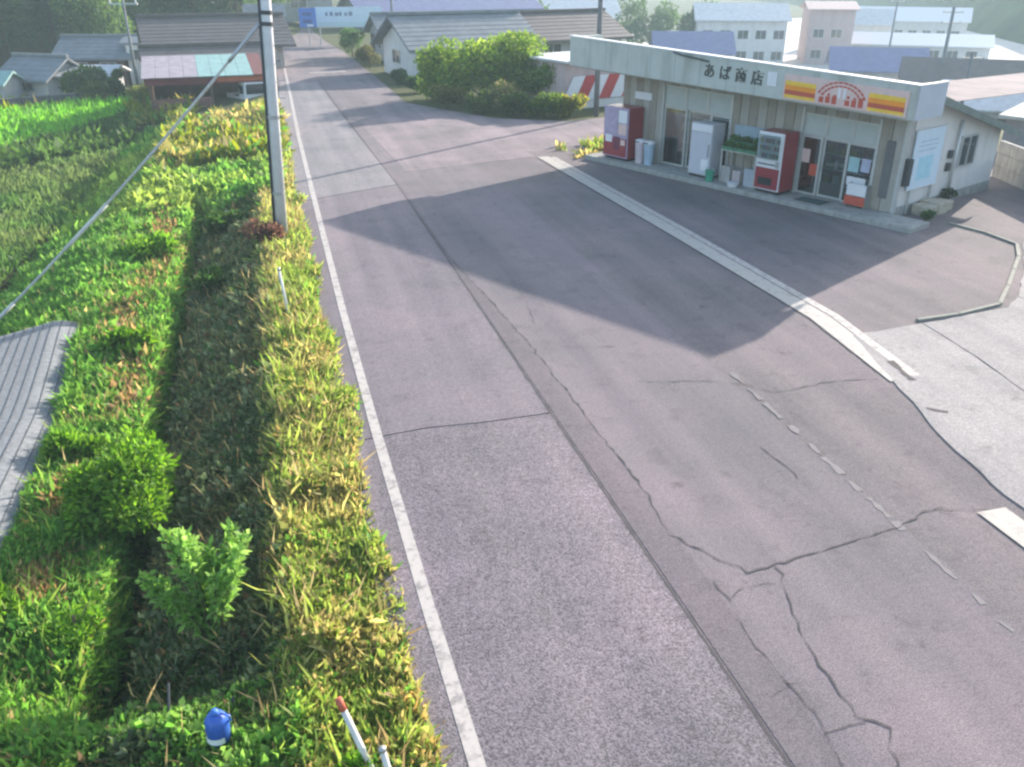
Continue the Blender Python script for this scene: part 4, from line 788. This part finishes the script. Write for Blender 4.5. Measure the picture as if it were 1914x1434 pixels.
# village across the valley, right of centre
vil = [('apartment_block', 'pale three storey block with balconies across the valley', (66, 118), R(-22), 12, 9, 6.4, 1.8, M_PLAS, M_ROOF, True),
       ('pink_block', 'pinkish white block right of the apartment block across the valley', (79, 116), R(-25), 6, 8, 7.6, .8, M_PLASP, M_PLASP, True),
       ('white_hall', 'wide pale roofed hall in the hazy distance above the trees', (47, 150), R(-12), 24, 12, 5.5, 2.5, M_PLAS, M_ROOF, True),
       ('valley_house', 'violet roofed low house behind the shop roof', (64, 84), R(-30), 9, 7, 3.2, 1.8, M_PLASG, M_TILEB, False),
       ('valley_house', 'grey house beyond the shop with a dark tiled roof', (63, 70), R(-38), 10, 7, 3.2, 1.9, M_PLAS, M_TILED, False),
       ('valley_house', 'pale roofed house at the right beyond the shop wall', (57, 58), R(-40), 9, 7, 3.0, 1.5, M_PLAS, M_ROOF, False),
       ('valley_house', 'small white house high in the hazy village', (98, 135), R(-35), 10, 8, 4.5, 2, M_PLAS, M_ROOF, False),
       ('valley_house', 'long whitish greenhouse like building in the hazy village', (92, 112), R(-38), 18, 7, 3.0, 1.2, M_PLAS, M_SW, False),
       ('valley_house', 'white building at the foot of the hazy mountain', (120, 150), R(-40), 20, 10, 4, 2, M_PLAS, M_SW, False),
       ('valley_house', 'cream house between village trees and white hall', (36, 128), R(-10), 9, 8, 4.5, 2, M_PLAS, M_ROOF, False),
       ('valley_house', 'blue grey roofed house behind the village trees', (52, 104), R(-20), 9, 7, 3.6, 2, M_PLASG, M_TILEB, False)]
for nm_, lab, loc, rz, w, d, h, rise, wm, rm, big in vil:
    wins = [('f', x, z, 1.5, 1.2) for x in np.arange(-w/2 + 1.4, w/2 - .8, 2.4) for z in (np.arange(1.2, h - 1.2, 2.7) if big else (1.2,))]
    house(nm_, lab, loc, rz, w, d, h, rise, wm, rm, wins, over=.5, cat='building' if big else 'house', rows=False)
pale = flat('hazy_pale_ground', [(50, 40), (200, 60), (260, 260), (70, 200), (44, 110)], -5.93, mat('ground_haze_pale', (.50, .47, .45), .95, .15, .2)); tag(pale, kind='structure')  # bare valley fields; the whiteness of the haze is put into their pale colour

# ------------------------------------------------------------------ poles in the distance
def upole(label, x, y, h, arms=2, r=.16, z=None):
    t = thing('power_pole', label, 'utility pole', (x, y, float(terrain(x, y)) - .2 if z is None else z), R(-20))
    MB().tube([(0, 0, 0), (0, 0, h)], [r, r * .65], 12).build('shaft', mat('pole_dark', (.16, .17, .18), .8), t, smooth=True)
    for i in range(arms):
        a = bx('cross_arm', M_STEEL, t, -.9, .9, -.05, .05, h - .5 - .9*i, h - .4 - .9*i)
        for q in (-.8, 0, .8): MB().tube([(q, 0, h - .399 - .9*i), (q, 0, h - .2 - .9*i)], .05, 8).build('insulator', M_SW, a)
    return t
upole('dark utility pole in front of the striped shop', 15.2, 39.8, 9.5, 2, .13, 0.0)
upole('thin pole by the roadside behind the grey roofed house', 10.6, 74, 6.5, 1, .12, 0.0)
upole('pale utility pole behind the paddy beside the green tree', -7.5, 60.5, 6.5, 1, .11)
upole('pole standing right of the pinkish block across the valley', 84, 108, 9.0, 1)
upole('tall pole rising against the hazy mountain behind the shop', 61, 70.6, 9.5, 2, .2)
upole('shorter pole behind the right end of the shop roof', 49.5, 54.5, 6.5, 1, .15)

# ------------------------------------------------------------------ trees
def tree(name, label, x, y, rad, h, n, size, cols, group=None, nl=16, trunk=.16, base=.3, z=None, flat_=.8):
    t = thing(name, label, 'tree', (x, y, float(terrain(x, y)) - .05 if z is None else z), random.uniform(0, 6), group)
    L = lobes_for(rad, h, nl, flat_, base); limbs('trunk', t, trunk, h * .85, [(l[0], l[1], l[2]) for l in L[:9]])
    crown('crown', t, L, n, size, cols, up=.25); return t
SUNNY = [(.19, .28, .045), (.14, .23, .035), (.25, .32, .06), (.10, .17, .03)]
tree('broadleaf_tree', 'broad light green tree at the road corner', 10.2, 47.0, 2.3, 3.1, 9000, .24, SUNNY, nl=20, base=.2, z=0)
tree('broadleaf_tree', 'taller bright green tree behind the corner tree', 13.6, 47.6, 2.2, 3.5, 9000, .24, SUNNY, nl=20, base=.3, z=0)
tree('broadleaf_tree', 'darker green tree nearest the striped shop', 14.0, 45.2, 1.6, 2.7, 6000, .22, [(.14, .22, .05), (.18, .26, .06), (.10, .17, .04)], nl=14, base=.25, z=0)
for (x, y, s, hh, lab, pal) in [(8.9, 44.3, .9, 1.3, 'low olive shrub at the tip of the corner bed', [(.10, .11, .03), (.14, .14, .04)]), (10.2, 42.6, .9, 1.15, 'clipped dark shrub at the road end of the hedge', [(.06, .10, .03), (.09, .13, .035)]), (11.6, 41.5, .9, 1.0, 'dark middle shrub of the hedge beside the side road', [(.05, .09, .03), (.08, .12, .03)]), (12.9, 40.7, .9, 1.0, 'rounded green shrub of the hedge near the dark pole', [(.07, .13, .03), (.10, .15, .03)]), (14.1, 40.5, .75, .95, 'yellow green shrub at the foot of the dark pole', [(.20, .22, .04), (.14, .18, .04), (.28, .24, .05)]), (12.0, 43.4, 1.0, 1.3, 'pale flowering shrub under the corner trees', [(.24, .26, .08), (.14, .18, .05), (.34, .26, .14)]),
        (8.6, 51.5, .7, .9, 'dark shrub before the white walled house', [(.04, .08, .03), (.06, .10, .035)]), (8.3, 55.5, .6, .8, 'shrub beside the door of the white walled house', [(.05, .10, .035), (.07, .12, .04)]), (7.6, 66.0, 1.0, 1.6, 'dusty olive shrub along the far right road edge', [(.10, .11, .04), (.13, .12, .05)]), (7.3, 74.5, 1.2, 2.2, 'green shrub before the long signboard', [(.05, .12, .03), (.08, .15, .035)])]:
    shrub('garden_shrub', lab, x, y, s, hh, 2200, .17, pal, 'shrubs along the right roadside', 'shrub', 10, z=0.0)
tree('garden_tree', 'rounded dark green garden tree behind the paddy', -11.6, 65.6, 1.5, 2.3, 4200, .26, [(.07, .13, .025), (.05, .10, .02), (.10, .15, .03)], nl=12, base=.3)
tree('garden_tree', 'slim dark tree standing behind the paddy beside the pale pole', -8.9, 61.5, .5, 2.6, 2200, .22, [(.05, .09, .02), (.07, .10, .025)], nl=9, base=.25)
shrub('garden_bush', 'olive bush in front of the garden tree', -10.4, 62.6, 1.1, 1.4, 1600, .22, [(.13, .14, .04), (.09, .13, .03)], cat='bush')
shrub('garden_bush', 'pale bush in front of the red shed at the field end', -6.4, 58.0, 1.3, 1.5, 1900, .22, [(.14, .16, .05), (.17, .19, .06)], cat='bush')
for (x, y, r_, h_, lab) in [(33, 116, 4.6, 9.5, 'large hazy tree above the corner trees'), (55.5, 124, 4.5, 10.5, 'round hazy tree above the left part of the shop fascia'), (63.0, 121, 4.6, 9.5, 'wide hazy tree left of the pale apartment block'), (29, 92, 3.2, 5.5, 'grey green tree behind the dark roofed house'), (27.5, 84, 2.6, 4.6, 'mid green tree beside the dark roofed house'), (38, 96, 3.2, 5.8, 'tall hazy tree behind the striped shop'), (40, 84, 2.4, 4.0, 'low hazy tree right of the striped shop')]:
    tree('village_tree', lab, x, y, r_, h_, 4200, .5, [(.06, .11, .035), (.08, .13, .04), (.05, .09, .03)], 'trees in the village', nl=14, trunk=.25, base=.3)
# wooded slope: conifers and broadleaf trees, one prototype of each kind copied
def conifer(name, label, h, r, n):
    t = thing(name, label, 'tree', (0, 0, 0)); MB().tube([(0, 0, -.5), (0, 0, h * .6), (0, 0, h)], [.22, .13, .02], 8).build('trunk', M_BARK, t, smooth=True)
    q = rng.random(n) ** .75; zz = h * (.16 + .84 * q); tier = .75 + .25 * np.sin(zz * 5.2); rr = r * (1.05 - q) ** .8 * tier * np.sqrt(rng.uniform(.25, 1, n)); a = rng.uniform(0, 2*math.pi, n)
    P = np.stack([rr*np.cos(a), rr*np.sin(a), zz], -1); D = np.stack([np.cos(a), np.sin(a), rng.normal(-.25, .45, n)], -1) * rng.uniform(.35, .8, (n, 1)); W = np.cross(D, rand_dirs(n, .6)); W *= (rng.uniform(.12, .26, n) / (np.linalg.norm(W, axis=1) + 1e-9))[:, None]
    leaf_mesh('crown', P, D, W, mixc((.045, .09, .038), (.085, .14, .05), rng.random(n)), None, t); return t
protoC = conifer('conifer_tree', 'dark conifer on the wooded slope behind the houses', 12, 2.5, 3600); protoC['group'] = 'conifers on the wooded slope'
protoB = tree('forest_tree', 'mid green broadleaf tree on the wooded slope', 0, 0, 3.2, 7.5, 4200, .42, [(.09, .16, .04), (.07, .13, .035), (.12, .18, .05)], 'broadleaf trees on the wooded slope', nl=16, trunk=.22, base=.25)
spots = []
for k in range(4000):
    x = random.uniform(-60, 1.5); y = random.uniform(84, 128)
    if (-x - 6) * .55 + (y - 84) * .95 < 4 or (x > -6 and y < 92): continue
    if all(math.hypot(x - a, y - b) > 3.9 for a, b in spots): spots.append((x, y))
    if len(spots) >= 92: break
fc = fb = 0
for (x, y) in spots:
    con = random.random() < .58
    if con: o = protoC if fc == 0 else copy_tree(protoC); fc += 1
    else: o = protoB if fb == 0 else copy_tree(protoB); fb += 1
    o.location = (x, y, float(terrain(x, y)) - .2); o.rotation_euler.z = random.uniform(0, 6.28); s_ = random.uniform(.75, 1.25); o.scale = (s_, s_, s_ * random.uniform(.9, 1.15))
# trees at the very left edge, nearer
for (x, y, s_, lab) in [(-26, 74, 1.0, 'conifer at the left edge behind the garden wall'), (-29.5, 79, 1.15, 'tall conifer behind the one at the left edge'), (-23.5, 80, .9, 'conifer between the small shed and the forest'), (-20, 84, 1.0, 'conifer just behind the white gabled house')]:
    o = copy_tree(protoC); o['label'] = lab; o['group'] = 'conifers behind the left houses'; o.location = (x, y, float(terrain(x, y)) - .3); o.scale = (s_, s_, s_)

# ------------------------------------------------------------------ mountain on the right and hills at the back
def ridge(name, pts, h, depth, seed, m, z0=-7):
    """hill mass rising behind a foot line"""
    V = []; F_ = []; NU, NV = 90, 26; pts = np.array(pts, float); sg_ = np.r_[0, np.cumsum(np.linalg.norm(np.diff(pts, axis=0), axis=1))]
    for i in range(NU + 1):
        s_ = sg_[-1] * i / NU; x = np.interp(s_, sg_, pts[:, 0]); y = np.interp(s_, sg_, pts[:, 1]); x2 = np.interp(min(s_ + 1, sg_[-1]), sg_, pts[:, 0]) - np.interp(max(s_ - 1, 0), sg_, pts[:, 0]); y2 = np.interp(min(s_ + 1, sg_[-1]), sg_, pts[:, 1]) - np.interp(max(s_ - 1, 0), sg_, pts[:, 1])
        L = math.hypot(x2, y2); nx, ny = -y2 / L, x2 / L
        for j in range(NV + 1):
            v = j / NV; px, py = x + nx * depth * v, y + ny * depth * v
            hz = h * math.sin(v * math.pi * .5) ** .8 * (.75 + .5 * float(fbm(px + seed, py, .012))) + 5 * float(vnoise(px, py, .09)) * min(1, v * 6) + 2.2 * float(vnoise(px + 9, py, .33)) * min(1, v * 6)
            V.append((px, py, z0 - 1 + hz))
    for i in range(NU):
        for j in range(NV): k = i * (NV + 1) + j; F_.append((k, k + NV + 1, k + NV + 2, k + 1))
    mb = MB(); mb.v = V; mb.f = F_; o = mb.build(name, m, smooth=True); return tag(o, kind='structure')
M_HILL = mat('hill_forest', (.035, .065, .028), .95, .5, .12, 1.0, .5, .1, col2=(.07, .11, .04))
ridge('mountain', [(230, 480), (232, 345), (170, 210), (128, 130), (110, 70), (100, -20)], 60, 170, 3, M_HILL)
ridge('back_hills', [(-150, 330), (-40, 290), (60, 300), (160, 380), (240, 470)], 62, 160, 50, M_HILL, z0=-3)

# ------------------------------------------------------------------ haze
hz = MB().box(-250, 460, -60, 660, -16, 78).build('haze', None or M_SOIL); hz.data.materials.clear()
hm = bpy.data.materials.new('haze_air'); hm.use_nodes = True; n = hm.node_tree.nodes; n.clear()
out = n.new('ShaderNodeOutputMaterial'); pv = n.new('ShaderNodeVolumePrincipled'); hm.node_tree.links.new(pv.outputs[0], out.inputs['Volume'])
pv.inputs['Density'].default_value = .0014; pv.inputs['Color'].default_value = (.58, .78, .86, 1); pv.inputs['Anisotropy'].default_value = .1
hz.data.materials.append(hm); tag(hz, kind='stuff')
